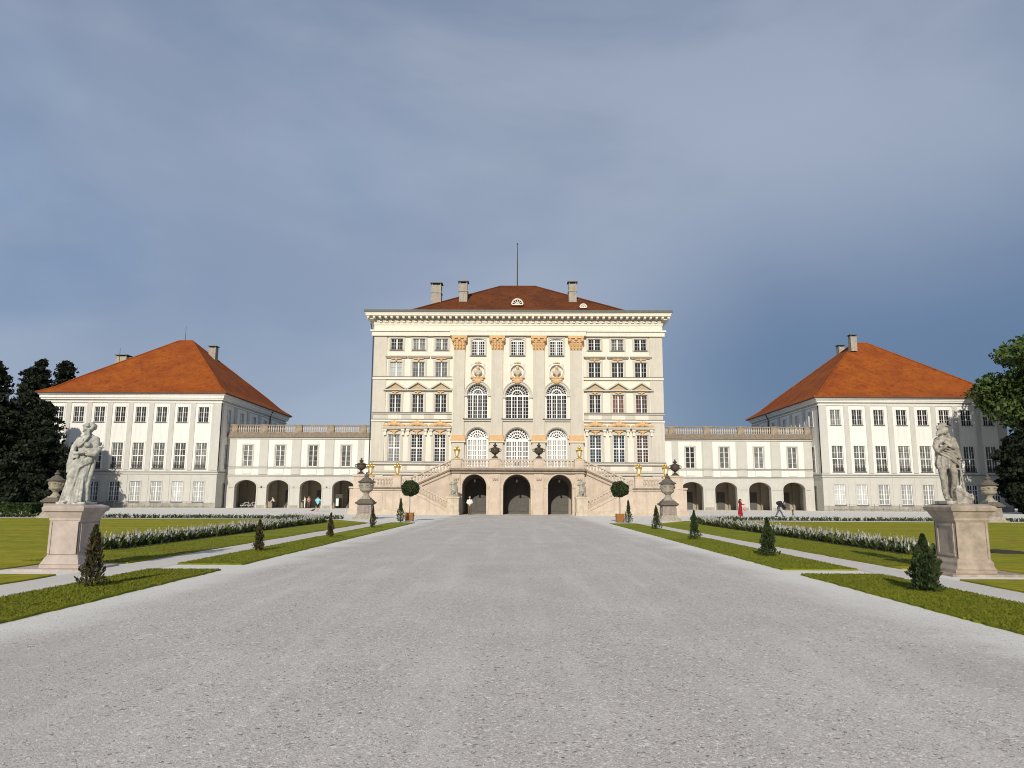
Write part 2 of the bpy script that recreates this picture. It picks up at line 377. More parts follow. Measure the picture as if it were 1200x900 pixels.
# ------------------------------------------------------------------ window kit (meshes shared by copies)
def win_frame(w,h,cols,rows,mull=True,rise=0,groups=None,mw=.12,tw=.045,b=.08,transom=None,wm=None,fan=False,y0=.10,y1=.17):
    mb=MB(); zt=h-rise
    mb.box(-w/2,-w/2+b,y0,y1,0,zt); mb.box(w/2-b,w/2,y0,y1,0,zt); mb.box(-w/2+b,w/2-b,y0,y1,0,b)
    if not rise: mb.box(-w/2+b,w/2-b,y0,y1,h-b,h)
    iw=w-2*b; ih=zt-2*b
    for i in range(1,cols):
        x=-w/2+b+iw*i/cols; t=tw
        if mull and cols%2==0 and i==cols//2: t=mw
        if groups and i%groups==0: t=mw*.8
        mb.box(x-t/2,x+t/2,y0-(.02 if t>tw else 0),y1-.01,b,zt-(b if not rise else 0))
    for j in range(1,rows):
        z=b+ih*j/rows; t=tw
        if transom and j==transom: t=mw*.9
        mb.box(-w/2+b,w/2-b,y0+.008,y1-.015,z-t/2,z+t/2)
    if rise:
        mb.box(-w/2+b,w/2-b,y0-.03,y1+.01,zt-b,zt+b)
        if fan:
            for rr,t in((1.-b/(w/2)*.5,b),(.72,tw*1.2),(.46,.13),(.22,tw)):
                p=[(u*rr,zt+b*.5+v*rr*(1 if rr<.95 else 1)) for u,v in arcpts(w,rise,16)]
                for k in range(16): mb.bar(p[k],p[k+1],t,y0+.002,y1-.002)
            for k in range(1,12):
                a=PI*k/12; r0=.46 if k%2 else .22
                mb.bar((math.cos(a)*w/2*r0,zt+math.sin(a)*rise*r0),(math.cos(a)*w/2*.97,zt+math.sin(a)*rise*.97),tw,y0+.012,y1-.012)
        else:
            p=[(u*.97,zt+v*.9) for u,v in arcpts(w,rise,10)]
            for k in range(10): mb.bar(p[k],p[k+1],b,y0+.002,y1-.002)
            for i in range(1,cols):
                x=-w/2+b+iw*i/cols; mb.box(x-tw/2,x+tw/2,y0+.01,y1-.01,zt,zt+rise*math.sqrt(max(0,1-(2*x/w)**2))*.95)
    return mb.mesh('window',wm or M['winwhite'])
def win_pane(w,h,m,rise=0,y=.175):
    mb=MB(); pts=[(-w/2,0),(w/2,0)]
    if rise: pts+= [(-u,h-rise+v) for u,v in arcpts(w,rise,16)]
    else: pts+=[(w/2,h),(-w/2,h)]
    mb.prism_xz(pts,y,y+.02); return mb.mesh('pane',m)
def sub(mb,name,m,smooth=False): return (name,mb.mesh(name,m,smooth=smooth))
def place(fr,parent,x,z,frame,subs,y=0.,name='window'):
    o=mkobj(name,frame,parent,fr((x,y,z)),fr.rot)
    for nm,me in subs: mkobj(nm,me,o,fr((x,y,z)),fr.rot)
    return o
# ================================================================== SETTING
def sheet(name,pts,z,m,zb=None,label=None):
    mb=MB()
    if zb is None: mb.poly([(x,y,z) for x,y in pts])
    else:
        n=len(pts); mb.poly([(x,y,z) for x,y in pts])
        for i in range(n): a,b=pts[i],pts[(i+1)%n]; mb.poly([(a[0],a[1],z),(b[0],b[1],z),(b[0],b[1],zb),(a[0],a[1],zb)])
    o=tag(mb.build(name,m,None,origin=(0,0,0),recalc=False),kind='structure')
    return o
sheet('ground',[(-2500,-2500),(2500,-2500),(2500,2500),(-2500,2500)],-.008,M['grass'])
sheet('gravel_forecourt',[(-140,-40),(140,-40),(140,150),(-140,150)],0,M['gravel'])
def edged(x0,x1,y0,y1,step=.13,amp=.03):
    """rectangle outline with a slightly wandering cut edge"""
    p=[]
    def seg(a,b):
        L=math.dist(a,b); n=max(2,int(L/step))
        for i in range(n):
            t=i/n; p.append((a[0]+(b[0]-a[0])*t+rnd.uniform(-amp,amp),a[1]+(b[1]-a[1])*t+rnd.uniform(-amp,amp)))
    c=[(x0,y0),(x1,y0),(x1,y1),(x0,y1)]
    for i in range(4): seg(c[i],c[(i+1)%4])
    return p
STR=[]   # outer verge strips: (x0,x1,y0,y1)
for x0,x1,yn,yf,ye in((-8.05,-6.5,16.35,17.7,47.6),(6.12,7.85,16.05,17.15,47.9)):
    for a,b in((-12,yn),(yf,ye)):
        sheet('grass_verge',edged(x0,x1,a,b),.035,M['strip'],-.004); STR.append((x0,x1,a,b))
for s,xi,xo,px in((-1,-9.35,-75,-12.0),(1,8.95,75,12.0)):
    # lawn with the statue pad cut out of its path side
    y0,y1=15.15,17.95
    q=[(xi,-12),(xi,y0),(px-s*.75,y0),(px-s*.75,y1),(xi,y1),(xi,47),(xi+s*3.6,53.2),(xo,53.2),(xo,-12)]
    if s>0: q=[(xi,-12),(xi+.0,y0),(px-.9,y0),(px-.9,17.5),(xi+.05,17.5),(xi-.15,47),(xi+3.4,54),(xo,54),(xo,-12)]
    p=[]
    for i in range(len(q)):
        a,b=q[i],q[(i+1)%len(q)]; n=max(1,int(min(math.dist(a,b),200)/.6))
        for k in range(n): t=k/n; p.append((a[0]+(b[0]-a[0])*t+rnd.uniform(-.04,.04),a[1]+(b[1]-a[1])*t+rnd.uniform(-.04,.04)))
    sheet('lawn',p,.03,M['lawn'],-.004)
    sheet('path',[(-8.1,-12),(-9.3,-12),(-9.3,48),(-8.1,48)] if s<0 else [(7.9,-12),(8.9,-12),(8.9,48),(7.9,48)],.004,M['path'])
    # greener grass between the path and the flower border
    xb=-11.9 if s<0 else 11.5
    sheet('inner_verge',edged(*sorted((xi+s*.12,xb)),18.1,46.5),.036,M['strip'])

# ================================================================== PALACE
PX=.2
WC=Fr(PX,86,0)
pal=thing('palace','tall cream and grey baroque palace block with a brown hipped roof at the centre','palace',(PX,86,0))
HW=17.3; DEP=30
blk=MB(WC)
SX=[-14.68,-11.98,-9.23,9.22,12.0,14.78]
ops=[]
for x in SX: ops+=[(x,1.5,19.3,20.68),(x,1.46,15.98,17.82),(x,1.4,11.7,13.9),(x,1.4,5.83,9.06)]
rules=[]
for a,b in((-HW,-7.85),(7.85,HW)):
    rules+=[(a,b,10.78,11.6,1),(a,b,0,5.75,1)]
for x in SX: rules+=[(x-.78,x+.78,10.84,11.56,0),(x-1.05,x+1.05,4.85,5.45,0)]
wall(blk,-HW,-7.85,0,23.3,ops[:12],rules=rules,dep=.22); wall(blk,7.85,HW,0,23.3,ops[12:],rules=rules,dep=.22)
blk.poly([(-HW,0,0),(-HW,DEP,0),(-HW,DEP,23.3),(-HW,0,23.3)],1); blk.poly([(HW,0,0),(HW,DEP,0),(HW,DEP,23.3),(HW,0,23.3)],1)
blk.poly([(-HW,DEP,0),(HW,DEP,0),(HW,DEP,23.3),(-HW,DEP,23.3)],1); blk.box(-HW+.05,HW-.05,.3,DEP-.05,.01,23.25,1)
blk.build('wall',[M['cream'],M['greybeige']],pal,recalc=False)
# central bay
CB=[(-4.8,2.5,2.9),(-.07,2.85,3.1),(4.63,2.5,2.9)]
mb=MB(WC); ops=[]
for x,w,_ in CB:
    ops+=[(x,1.65,18.58,20.64,.25,0,.55),(x,1.7,15.77,17.47,0,0,.02),(x,w,10.92,15.1,w/2,0,.6),(x,w,4.6,9.8,w/2,1,.6)]
rules=[(-8,8,0,10.7,1)]
wall(mb,-7.85,7.85,0,21,ops,y=-.32,rules=rules,mi=0,dep=.5)
for s in(-1,1): mb.poly([(s*7.85,-.32,0),(s*7.85,.02,0),(s*7.85,.02,21),(s*7.85,-.32,21)],1)
mb.build('central_bay_wall',[M['cream'],M['greybeige']],pal,recalc=False)
# giant pilasters
for x,w in((-7.05,1.36),(-2.5,1.38),(2.48,1.4),(6.95,1.42)):
    mb=MB(WC); mb.box(x-w/2,x+w/2,-.62,-.315,8.95,19.2); mb.box(x-w/2-.06,x+w/2+.06,-.68,-.316,0,8.1)
    p=mb.build('pilaster',M['greybeige'],pal)
    mb=MB(WC); mb.box(x-w/2-.2,x+w/2+.2,-.80,-.317,8.22,8.55); mb.box(x-w/2-.12,x+w/2+.12,-.74,-.318,8.55,8.95)
    mb.build('pilaster_base',M['ochre'],p)
    mb=MB(WC); mb.box(x-w/2-.22,x+w/2+.22,-.86,-.317,8.10,8.22); mb.build('ledge',M['cream'],p)
    mb=MB(WC); mb.taper(x,-.5,19.2,20.6,w/2,.18,w/2+.12,.26)
    mb.box(x-w/2-.24,x+w/2+.24,-.95,-.31,20.6,20.9)
    for zz,nn,sz in((19.35,4,.2),(19.8,4,.24)):
        for i in range(nn):
            xx=x-w/2+.14+(w-.28)*i/(nn-1) ; mb.ell((xx,-.74,zz+.12),(sz*.62,.16,sz*1.1),8,6); mb.ell((xx,-.88,zz+.36),(sz*.55,.12,.09),8,5)
    for s in(-1,1): mb.tube([(x+s*(w/2+.02),-.9,20.35),(x+s*(w/2+.02),-.45,20.35)],.25,10); 
    mb.ell((x,-.84,20.5),(.2,.14,.2),8,6)
    mb.build('capital',M['ochre'],p,smooth=True)
# corner strips
for s in(-1,1):
    mb=MB(WC); a=HW-1.45; 
    for z0,z1 in((11.6,15.66),(15.92,20.95),(5.75,10.5),(0,4.5)): mb.box(*sorted((s*a,s*(HW+.1))),-.13,.9,z0,z1)
    mb.build('corner_pilaster',M['greybeige'],pal)
# string courses, broken round the central bay
def course(z0,z1,d,m,name='string_course',b=(7.85,HW+.15)):
    for s in(-1,1):
        mb=MB(WC); mb.box(*sorted((s*b[0],s*b[1])),-d,.3,z0,z1); o=mb.build(name,m,pal)
        if m is not M['metal']:
            mb=MB(WC); mb.box(*sorted((s*b[0],s*(b[1]+.03))),-d-.05,.3,z1+.002,z1+.075); mb.build('flashing_shade_line',M['metal'],o)  # metal flashing; its dark edge also stands in for the course's shadow line
course(15.66,15.92,.24,M['cream']); course(11.5,11.62,.18,M['greybeige']); course(10.56,10.8,.26,M['cream'])
course(5.5,5.76,.3,M['greybeige']); course(4.3,4.55,.3,M['greybeige'],b=(6.9,HW+.2))
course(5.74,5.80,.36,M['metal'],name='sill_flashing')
# entablature
mb=MB(WC); H=HW
def ring(d,z0,z1,mi=0): mb.box(-H-d,H+d,-d,DEP+d,z0,z1,mi)
mb2=mb
ring(.38,20.96,21.5); ring(.55,21.5,21.68); ring(.16,21.68,22.35); ring(.24,22.35,22.5)
ring(.20,22.5,22.9,1); ring(1.08,23.32,23.6); ring(1.16,23.6,23.72)  # greybeige bed mould: shade under the cornice put into its colour
mb.box(-8.2,8.2,-.72,-.3,20.961,21.49); mb.box(-8.25,8.25,-.8,-.3,21.49,21.67)
n=int((2*H+2.2)/.72)
for i in range(n+1):
    x=-H-.8+(2*H+1.6)*i/n; mb.box(x-.135,x+.135,-.98,-.1,23.06,23.33)
    if abs(x)<H: mb.box(x-.16,x+.16,-.36,-.1,22.62,22.84,0)
for i in range(40):
    y=-.4+(DEP+.8)*i/39
    for s in(-1,1): mb.box(*sorted((s*(H+.2),s*(H+1.0))),y-.17,y+.17,23.0,23.33)
ring(.16,22.9,23.32,1)  # recess behind the modillions, coloured darker to deepen the shade band
mb.build('cornice',[M['cream'],M['greybeige']],pal)
mb=MB(WC); mb.box(-H-1.25,H+1.25,-1.25,DEP+1.25,23.72,24.0); gut=mb.build('gutter',M['copper'],pal)
# roof
def hip(mb,x0,x1,y0,y1,z0,rx0,rx1,ry0,ry1,zr,bell=.12,bz=.06,mi=0):
    c=[(x0,y0),(x1,y0),(x1,y1),(x0,y1)]; r=[(rx0,ry0),(rx1,ry0),(rx1,ry1),(rx0,ry1)]
    def lvl(t,zf): return [(a[0]+(b[0]-a[0])*t,a[1]+(b[1]-a[1])*t,z0+(zr-z0)*zf) for a,b in zip(c,r)]
    L=[lvl(0,-.012),lvl(0,0),lvl(bell*.5,bell*.5-bz*.6),lvl(bell,bell-bz),lvl(bell*2.,bell*2-bz*.45),lvl(1,1)]
    if bell==0: L=[lvl(0,-.01),lvl(0,0),lvl(1,1)]
    for A,B in zip(L,L[1:]):
        for i in range(4): j=(i+1)%4; mb.poly([A[i],A[j],B[j],B[i]],mi)
    mb.poly([L[-1][i] for i in range(4)],mi); mb.poly([L[0][i] for i in(3,2,1,0)],mi)
mb=MB(WC); hip(mb,-15.9,15.9,2,28,24.0,-2.6,2.55,15,15.05,31.7,bell=0)
roof=mb.build('roof',M['roofcen'],pal,recalc=False)
mb=MB(WC); mb.tube([(-2.6,15,31.74),(2.55,15,31.74)],.13,8)
for a in((-15.9,2),(15.9,2)): mb.tube([(a[0],a[1],24.05),(-2.6 if a[0]<0 else 2.55,15,31.72)],.12,8)
mb.build('ridge_tiles',M['roofcen'],roof)
def chimney(fr,par,x,y,z0,z1,w,d,band=True):
    mb=MB(fr); mb.box(x-w/2,x+w/2,y-d/2,y+d/2,z0,z1-.35); 
    if band: mb.box(x-w/2-.08,x+w/2+.08,y-d/2-.08,y+d/2+.08,z1-1.45,z1-1.3)
    o=mb.build('chimney',M['chim'],par)
    mb=MB(fr)
    for u in(-1,1):
        for v in(-1,1): mb.box(x+u*(w/2-.1)-.07,x+u*(w/2-.1)+.07,y+v*(d/2-.1)-.07,y+v*(d/2-.1)+.07,z1-.35,z1-.1)
    mb.box(x-w/2-.16,x+w/2+.16,y-d/2-.16,y+d/2+.16,z1-.1,z1); mb.build('chimney_cap',M['metal'],o)
chimney(WC,roof,-10.9,8,26.2,30.0,1.3,1.3); chimney(WC,roof,-7.35,8.5,27,30.4,1.1,1.1); chimney(WC,roof,7.3,8.5,27,30.4,1.05,1.05)
for x,z,r,yy in((-.1,26.55,.72,6.1),(8.4,25.95,.42,5.2)):
    mb=MB(WC); zt=z
    p=[(x+u,zt+v) for u,v in arcpts(2*r,r,12)]
    for k in range(12): mb.bar(p[k],p[k+1],.16,yy-.5,yy+1.2)
    mb.box(x-r,x+r,yy-.48,yy+.4,z-.1,z+.03); 
    for k in(1,2,3,4,5): a=PI*k/6; mb.bar((x,z),(x+r*math.cos(a),z+r*math.sin(a)),.09,yy-.45,yy-.3)
    d=mb.build('roof_dormer',M['cream'],roof)
    mb=MB(WC); mb.prism_xz([(x-r,z)]+p[::-1],yy-.3,yy+1.0); mb.build('pane',M['pdark'],d)
mb=MB(WC); mb.tube([(-.1,15,31.6),(-.1,15,35),(-.1,15,38.1)],[.09,.07,.04],8); mb.ell((-.1,15,38.15),(.12,.12,.12)); mb.build('lightning_rod',M['pipe'],pal)
mb=MB(WC); mb.tube([(-HW-.22,-.2,0),(-HW-.22,-.2,20.9),(-HW-.5,-.5,22.4)],.07,8); mb.build('downpipe',M['pipe'],pal)

# windows of the palace
def surround(w,h,t=.24,ear=0,sill=True,m='greybeige',y=-.09):
    mb=MB(); mb.box(-w/2-t,-w/2,y,.03,-t*.6,h+t); mb.box(w/2,w/2+t,y,.03,-t*.6,h+t); mb.box(-w/2,w/2,y,.03,h,h+t)
    mb.box(-w/2,w/2,y,.03,-t*.6,0)
    return sub(mb,'surround',M[m])
def sillm(w,d=.2,m='metal',t=.09): mb=MB(); mb.box(-w/2-.08,w/2+.08,-d,.12,-.02-t,.012); return sub(mb,'sill',M[m])
def orn(pts,m='ochre',y=-.16):
    mb=MB()
    for x,z,rx,rz in pts: mb.ell((x,y,z),(rx,.13,rz),10,7)
    return sub(mb,'stucco_ornament',M[m],True)
PN={}
def pane(w,h,kind,rise=0):
    k=(w,h,kind,rise)
    if k not in PN: PN[k]=win_pane(w,h,M[kind],rise)
    return ('pane',PN[k])
f4=win_frame(1.5,1.38,4,3,mw=.15,tw=.025,b=.06); f3=win_frame(1.46,1.84,4,3,mw=.15,tw=.025,b=.06); f2=win_frame(1.4,2.2,4,4,mw=.14,tw=.025,b=.06); f1=win_frame(1.4,3.23,4,8,mw=.15,transom=4,tw=.03,b=.07)
s4=[surround(1.5,1.38,.25),sillm(1.5,.16)]
mb=MB(); mb.box(-1.3,1.3,-.42,.02,2.42,2.56); mb.box(-1.2,1.2,-.3,.02,2.32,2.42); hood=sub(mb,'hood',M['greybeige'])
s3=[surround(1.46,1.84,.25),sillm(1.46,.16),hood,orn([(-.35,2.2,.32,.1),(.35,2.2,.32,.1),(0,2.18,.2,.16),(0,2.0,.12,.14)])]
mb=MB(); P=[(-1.38,2.72),(1.38,2.72),(0,3.62)]
mb.box(-1.42,1.42,-.4,.02,2.6,2.74); mb.bar((-1.4,2.74),(0,3.6),.17,-.42,.02); mb.bar((1.4,2.74),(0,3.6),.17,-.42,.021); ped_=sub(mb,'pediment',M['greybeige'])
mb=MB(); mb.prism_xz([(-1.25,2.76),(1.25,2.76),(0,3.5)],-.12,.0); tymp=sub(mb,'tympanum',M['tymp'])
s2=[surround(1.4,2.2,.26),sillm(1.4,.16),ped_,tymp,orn([(-.2,2.45,.22,.1),(.2,2.45,.22,.1),(0,2.3,.13,.18)])]
mb=MB(); mb.box(-1.37,1.37,-.55,.02,3.95,4.12); mb.box(-1.28,1.28,-.42,.021,3.8,3.95)
hood1=sub(mb,'hood',M['greybeige'])
mb=MB()
for s in(-1,1): mb.box(s*1.05-.13,s*1.05+.13,-.3,.02,3.1,3.8); mb.tube([(s*1.05-.13,-.34,3.7),(s*1.05+.13,-.34,3.7)],.12,8)
cons=sub(mb,'console',M['cream'])
o1=orn([(-.95,4.3,.38,.16),(-.55,4.42,.36,.22),(0,4.5,.42,.3),(.55,4.42,.36,.22),(.95,4.3,.38,.16),(-.28,4.72,.16,.12),(.28,4.72,.16,.12),(0,4.8,.14,.14),(0,3.62,.32,.2),(-.35,3.68,.2,.12),(.35,3.68,.2,.12),(0,3.3,.14,.24)],y=-.2)
s1=[surround(1.4,3.23,.34),sillm(1.4,.26,t=.16),hood1,cons,o1]
k1=['pgrey','pdark','pdark','pblue','pblue','pred']; k2=['pdark','pdark','pdark','pdark','pred','pred']; k3=['pwhite','pgrey','pgrey','pdark','pdark','pdark']; k4=['pdark','pgrey','pgrey','pdark','pgrey','pdark']
for i,x in enumerate(SX):
    place(WC,pal,x,19.3,f4,[pane(1.5,1.38,k4[i])]+s4,y=.0); place(WC,pal,x,15.98,f3,[pane(1.46,1.84,k3[i])]+s3)
    place(WC,pal,x,11.7,f2,[pane(1.4,2.2,k2[i])]+s2); place(WC,pal,x,5.83,f1,[pane(1.4,3.23,k1[i])]+s1)
def archivolt(w,spring,t=.3,m='greybeige',drop=.25,imp=True):
    mb=MB(); p=[(u*(1+t/w),spring+v*(1+t/w)) for u,v in arcpts(w,w/2,18)]
    for k in range(18): mb.bar(p[k],p[k+1],t*.9,-.14,.02)
    q=[(u*(1+2.2*t/w),spring+v*(1+2.2*t/w)) for u,v in arcpts(w,w/2,18)]
    for k in range(18): mb.bar(q[k],q[k+1],.12,-.24,.021)
    if imp:
        for s in(-1,1): mb.box(s*(w/2+t*.65)-t*.75,s*(w/2+t*.65)+t*.75,-.24,.02,spring-drop,spring)
    return sub(mb,'arch_moulding',M[m],False)
for ci,(x,w,_) in enumerate(CB):
    ft=win_frame(1.65,2.06,6,5,mw=.2,rise=.25,y0=.2,y1=.28); place(WC,pal,x,18.58,ft,[('pane',win_pane(1.65,2.06,M['pdark'],.25,y=.29)),surround(1.65,2.12,.22),sillm(1.65,.18)],y=-.32)
    h=4.18; fm=win_frame(w,h,8,6,mull=False,groups=2,mw=.17,rise=w/2,fan=True,tw=.035,y0=.2,y1=.3,b=.10)
    mb=MB(); zs=h-w/2
    for s in(-1,1): mb.box(s*(w/2+.17)-.15,s*(w/2+.17)+.15,-.08,.02,0,zs-.25); mb.box(-w/2-.32,w/2+.32,-.079,.02,-.1,.001) if s>0 else None
    j=sub(mb,'surround',M['cream'])
    place(WC,pal,x,10.92,fm,[('pane',win_pane(w,h,M['pdark'],w/2,y=.31)),archivolt(w,zs),j,orn([(0,h+.35,.45,.35),(-.4,h+.5,.3,.18),(.4,h+.5,.3,.18),(0,h+.75,.3,.14),(-.65,h+.75,.25,.12),(.65,h+.75,.25,.12)],y=-.22),sillm(w+.7,.3,t=.1)],y=-.32)
    h=5.2; fd=win_frame(w,h,8,6,mull=False,groups=2,mw=.26,rise=w/2,fan=True,tw=.09,y0=.3,y1=.4,b=.16)
    mb=MB(); zz=h-w/2; mb.box(-w/2+.1,w/2-.1,.402,.44,.1,zz-.1); dd=sub(mb,'door_leaf',M['pwhite'])
    mb=MB(); zs=zz; pq=[(-w/2,zs)]+[(u,zs+v) for u,v in arcpts(w,w/2,16)]; mb.prism_xz(pq,.405,.43); ln=sub(mb,'pane',M['pdark'])
    place(WC,pal,x,4.6,fd,[dd,ln,archivolt(w,zs,t=.14,m='greybeige',imp=False)],y=-.32,name='terrace_door')
    mb=MB(WC); mb.box(x-w/2-.6,x+w/2+.6,-.5,-.3,10.62,10.84); mb.build('window_ledge',M['greybeige'],pal)
    # round niche with a bust
    mb=MB(WC); zc=16.62; seg=24; ro,ri=1.0,.78
    for k in range(seg):
        a,b=2*PI*k/seg,2*PI*(k+1)/seg
        for r0,r1,y0,y1 in((ro,ri+.05,-.32,-.46),(ri+.05,ri,-.46,-.4),(ri,ri*.98,-.4,-.12),(ri*.98,.45,-.12,.0),(.45,.02,.0,.03)):
            mb.poly([(x+math.cos(a)*r0,y0,zc+math.sin(a)*r0),(x+math.cos(b)*r0,y0,zc+math.sin(b)*r0),(x+math.cos(b)*r1,y1,zc+math.sin(b)*r1),(x+math.cos(a)*r1,y1,zc+math.sin(a)*r1)],0 if y0<-.39 and y1<-.3 else 1)
    q=lambda a:(x+math.cos(a)*ro*.96,zc+math.sin(a)*ro*.96)
    for k in range(seg):
        a,b=2*PI*k/seg,2*PI*(k+1)/seg; f1_=lambda t:.87/max(abs(math.cos(t)),abs(math.sin(t)))
        A,B=q(a),q(b); ra,rb=max(f1_(a),ro*.97),max(f1_(b),ro*.97)
        mb.poly([(A[0],-.325,A[1]),(B[0],-.325,B[1]),(x+math.cos(b)*rb,-.325,zc+math.sin(b)*rb),(x+math.cos(a)*ra,-.325,zc+math.sin(a)*ra)])
    md=mb.build('medallion',[M['greybeige'],M['cream']],pal)
    mb=MB(WC); 
    mb.ell((x,-.39,zc+1.08),(.22,.12,.12),8,6); mb.ell((x-.28,-.38,zc+1.02),(.14,.1,.08),8,6); mb.ell((x+.28,-.38,zc+1.02),(.14,.1,.08),8,6)
    mb.build('stucco_ornament',M['ochre'],md,smooth=True)
    mb=MB(WC); mb.tube([(x,-.44,zc+.22),(x,-.46,zc+.1)],[.13,.15],10); mb.ell((x,-.52,zc+.42),(.17,.19,.23)); mb.ell((x,-.48,zc-.12),(.5,.22,.3)); mb.ell((x-.3,-.46,zc-.1),(.2,.17,.2)); mb.ell((x+.3,-.46,zc-.1),(.2,.17,.2)); mb.tube([(x,-.46,zc-.35),(x,-.44,zc-.62)],[.26,.12],10)
    mb.ell((x,-.5,zc+.55),(.19,.17,.14))
    mkobj('bust',fuse(mb,.035,1,M['stonelt'],'bust',WC((x,-.45,zc))),md,WC((x,-.45,zc)))
# ================================================================== PAVILIONS
def strip_windows():
    pass
ft=win_frame(1.5,2.25,4,3,mw=.12,tw=.03,b=.06); fm_=win_frame(1.62,3.74,4,4,mw=.13,tw=.035,b=.07,transom=2); fl=win_frame(1.55,2.87,4,4,mw=.17,tw=.06)
mb=MB()
for k in range(9): x=-.72+1.44*k/8; mb.box(x-.015,x+.015,-.1,-.07,.02,.5)
mb.box(-.78,.78,-.11,-.06,.5,.55); mb.box(-.78,.78,-.11,-.06,.0,.04)
for k in range(4): mb.tube([( -.6+.4*k+.14*math.cos(t*PI/4),-.085,.28+.14*math.sin(t*PI/4)) for t in range(9)],.02,4)
grille=sub(mb,'window_grille',M['pipe'])
def psur(w,h): return surround(w,h,.16,m='grey',y=-.05)
def psurw(w,h): return surround(w,h,.2,m='white',y=-.06)
GB=dict(grey=M['grey'],white=M['white'],base=M['base'])
def pavilion(label,x0,x1,cols,zt,apexx,chim,side_face,pk):
    """x0..x1 front; side_face=+1: inner side looks to +x"""
    Y0,D=106.,30.2; fr=Fr(x0,Y0,0); W=x1-x0
    t=thing('pavilion',label,'building',((x0+x1)/2,Y0,0))
    cl=[c-x0 for c in cols]
    ops=[]
    for c in cl: ops+=[(c,1.5,12.44,14.69,0,1),(c,1.62,5.66,9.4,0,1),(c,1.55,.93,3.8,0,1)]
    mids=[(a+b)/2 for a,b in zip(cl,cl[1:])]
    rules=[(0,W,5.25,15.8,1)]+[(c-1.22,c+1.22,5.35,15.2,0) for c in cl]+[(0,W,0,.75,2)]
    mb=MB(fr); wall(mb,0,W,0,zt-.2,ops,dep=.24,rules=rules,mi=1)
    # sides
    if side_face>0: sf=Fr(x1,Y0,0,90); sgn=1
    else: sf=Fr(x0,Y0,0,-90); sgn=-1
    cs=[2.9+5.3*i for i in range(6)]; 
    mb.fr=sf; sops=[]
    # local x of the side frame runs with +y for side_face>0 and -y otherwise
    sx=[c if sgn>0 else -c for c in cs if c<D-1]
    for c in sx: sops.append((c,1.4,12.44,14.69,0,1)); 
    sops+=[(sx[0],1.5,5.66,9.4,0,1),(sx[0],1.3,.05,3.6,0,1)]
    r2=[(c-1.9,c+1.9,5.35,15.2,0) for c in sx]+[(-D,D,5.2,15.8,1)][::-1][:0]
    a,b=(0,D) if sgn>0 else (-D,0)
    wall(mb,a,b,0,zt-.2,sops,dep=.24,rules=r2,mi=1)
    mb.fr=fr
    ox=0 if side_face>0 else W
    mb.poly([(ox,0,0),(ox,D,0),(ox,D,zt-.2),(ox,0,zt-.2)],1); mb.poly([(0,D,0),(W,D,0),(W,D,zt-.2),(0,D,zt-.2)],1)
    mb.box(.3,W-.3,.32,D-.3,.01,zt-.3,1)
    mb.build('wall',[M['white'],M['grey'],M['base']],t,recalc=False)
    for c in [ (cl[0]-1.22)/2-.35 if False else .55 ]+mids+[W-.55]:
        w=.36 if c in mids else .55
        mb=MB(fr); mb.box(c-w,c+w,-.09,.0 if c in mids else .3,5.45,15.3); mb.box(c-w,c+w,-.06,-.001,.76,4.75); mb.build('pilaster_strip',M['grey'],t)
    mb=MB(fr); mb.box(-.12,W+.12,-.14,.3,4.85,5.1)
    if side_face>0: mb.box(W,W+.12,.3,D,4.85,5.1)
    else: mb.box(-.12,0,.3,D,4.85,5.1)
    sc_=mb.build('string_course',M['grey'],t)
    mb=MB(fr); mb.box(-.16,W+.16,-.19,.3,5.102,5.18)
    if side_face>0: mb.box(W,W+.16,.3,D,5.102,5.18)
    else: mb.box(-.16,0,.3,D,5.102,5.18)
    mb.build('flashing_shade_line',M['metal'],sc_)  # dark strip: metal flashing doubling as the string course's shadow line
    mb=MB(fr)
    for d,a,b in((.14,15.3,15.45),(.28,15.75,16.0),(.42,16.0,zt-.25),(.6,zt-.25,zt-.1)): mb.box(-d,W+d,-d,D+d,a,b)
    mb.build('cornice',M['white'],t)
    mb=MB(fr); mb.box(-.8,W+.8,-.8,D+.8,zt-.1,zt+.03); mb.build('gutter',M['pipe'],t)
    mb=MB(fr); ax=apexx-x0
    hip(mb,-.78,W+.78,-.78,D+.78,zt+.02,ax-1.15,ax+1.15,15.2,15.3,27.9,bell=.13,bz=.03)
    roof=mb.build('roof',M['roofpav'],t,recalc=False)
    mb=MB(fr)
    for cx_,cy_ in((-.78,-.78),(W+.78,-.78),(W+.78,D+.78),(-.78,D+.78)):
        rx=ax-1.15 if cx_<0 else ax+1.15; A=Vector((cx_,cy_,zt+.02)); B=Vector((rx,15.25,27.9)); pts=[]
        for tt,zf in((0,0),(.065,.065-.018),(.13,.10),(.26,.2465),(1,1)): pts.append((A.x+(B.x-A.x)*tt,A.y+(B.y-A.y)*tt,A.z+(B.z-A.z)*zf+.03))
        mb.tube(pts,.14,6)
    mb.tube([(ax-1.15,15.25,27.95),(ax+1.15,15.25,27.95)],.15,6); mb.build('ridge_tiles',M['roofpav'],roof)
    for x,y,z0,z1,w in chim: chimney(Fr(0,0,0),roof,x,y,z0,z1,w,w,False)
    for x,y,z,h in ((ax-.1,15.2,27.9,2.6),(ax-10,13.2,24.2 if side_face>0 else 20,2.)):
        if side_face<0: continue
        mb=MB(fr); mb.tube([(x,y,z-3),(x,y,z),(x,y,z+h)],[.05,.05,.025],6); mb.build('lightning_rod',M['pipe'],roof)
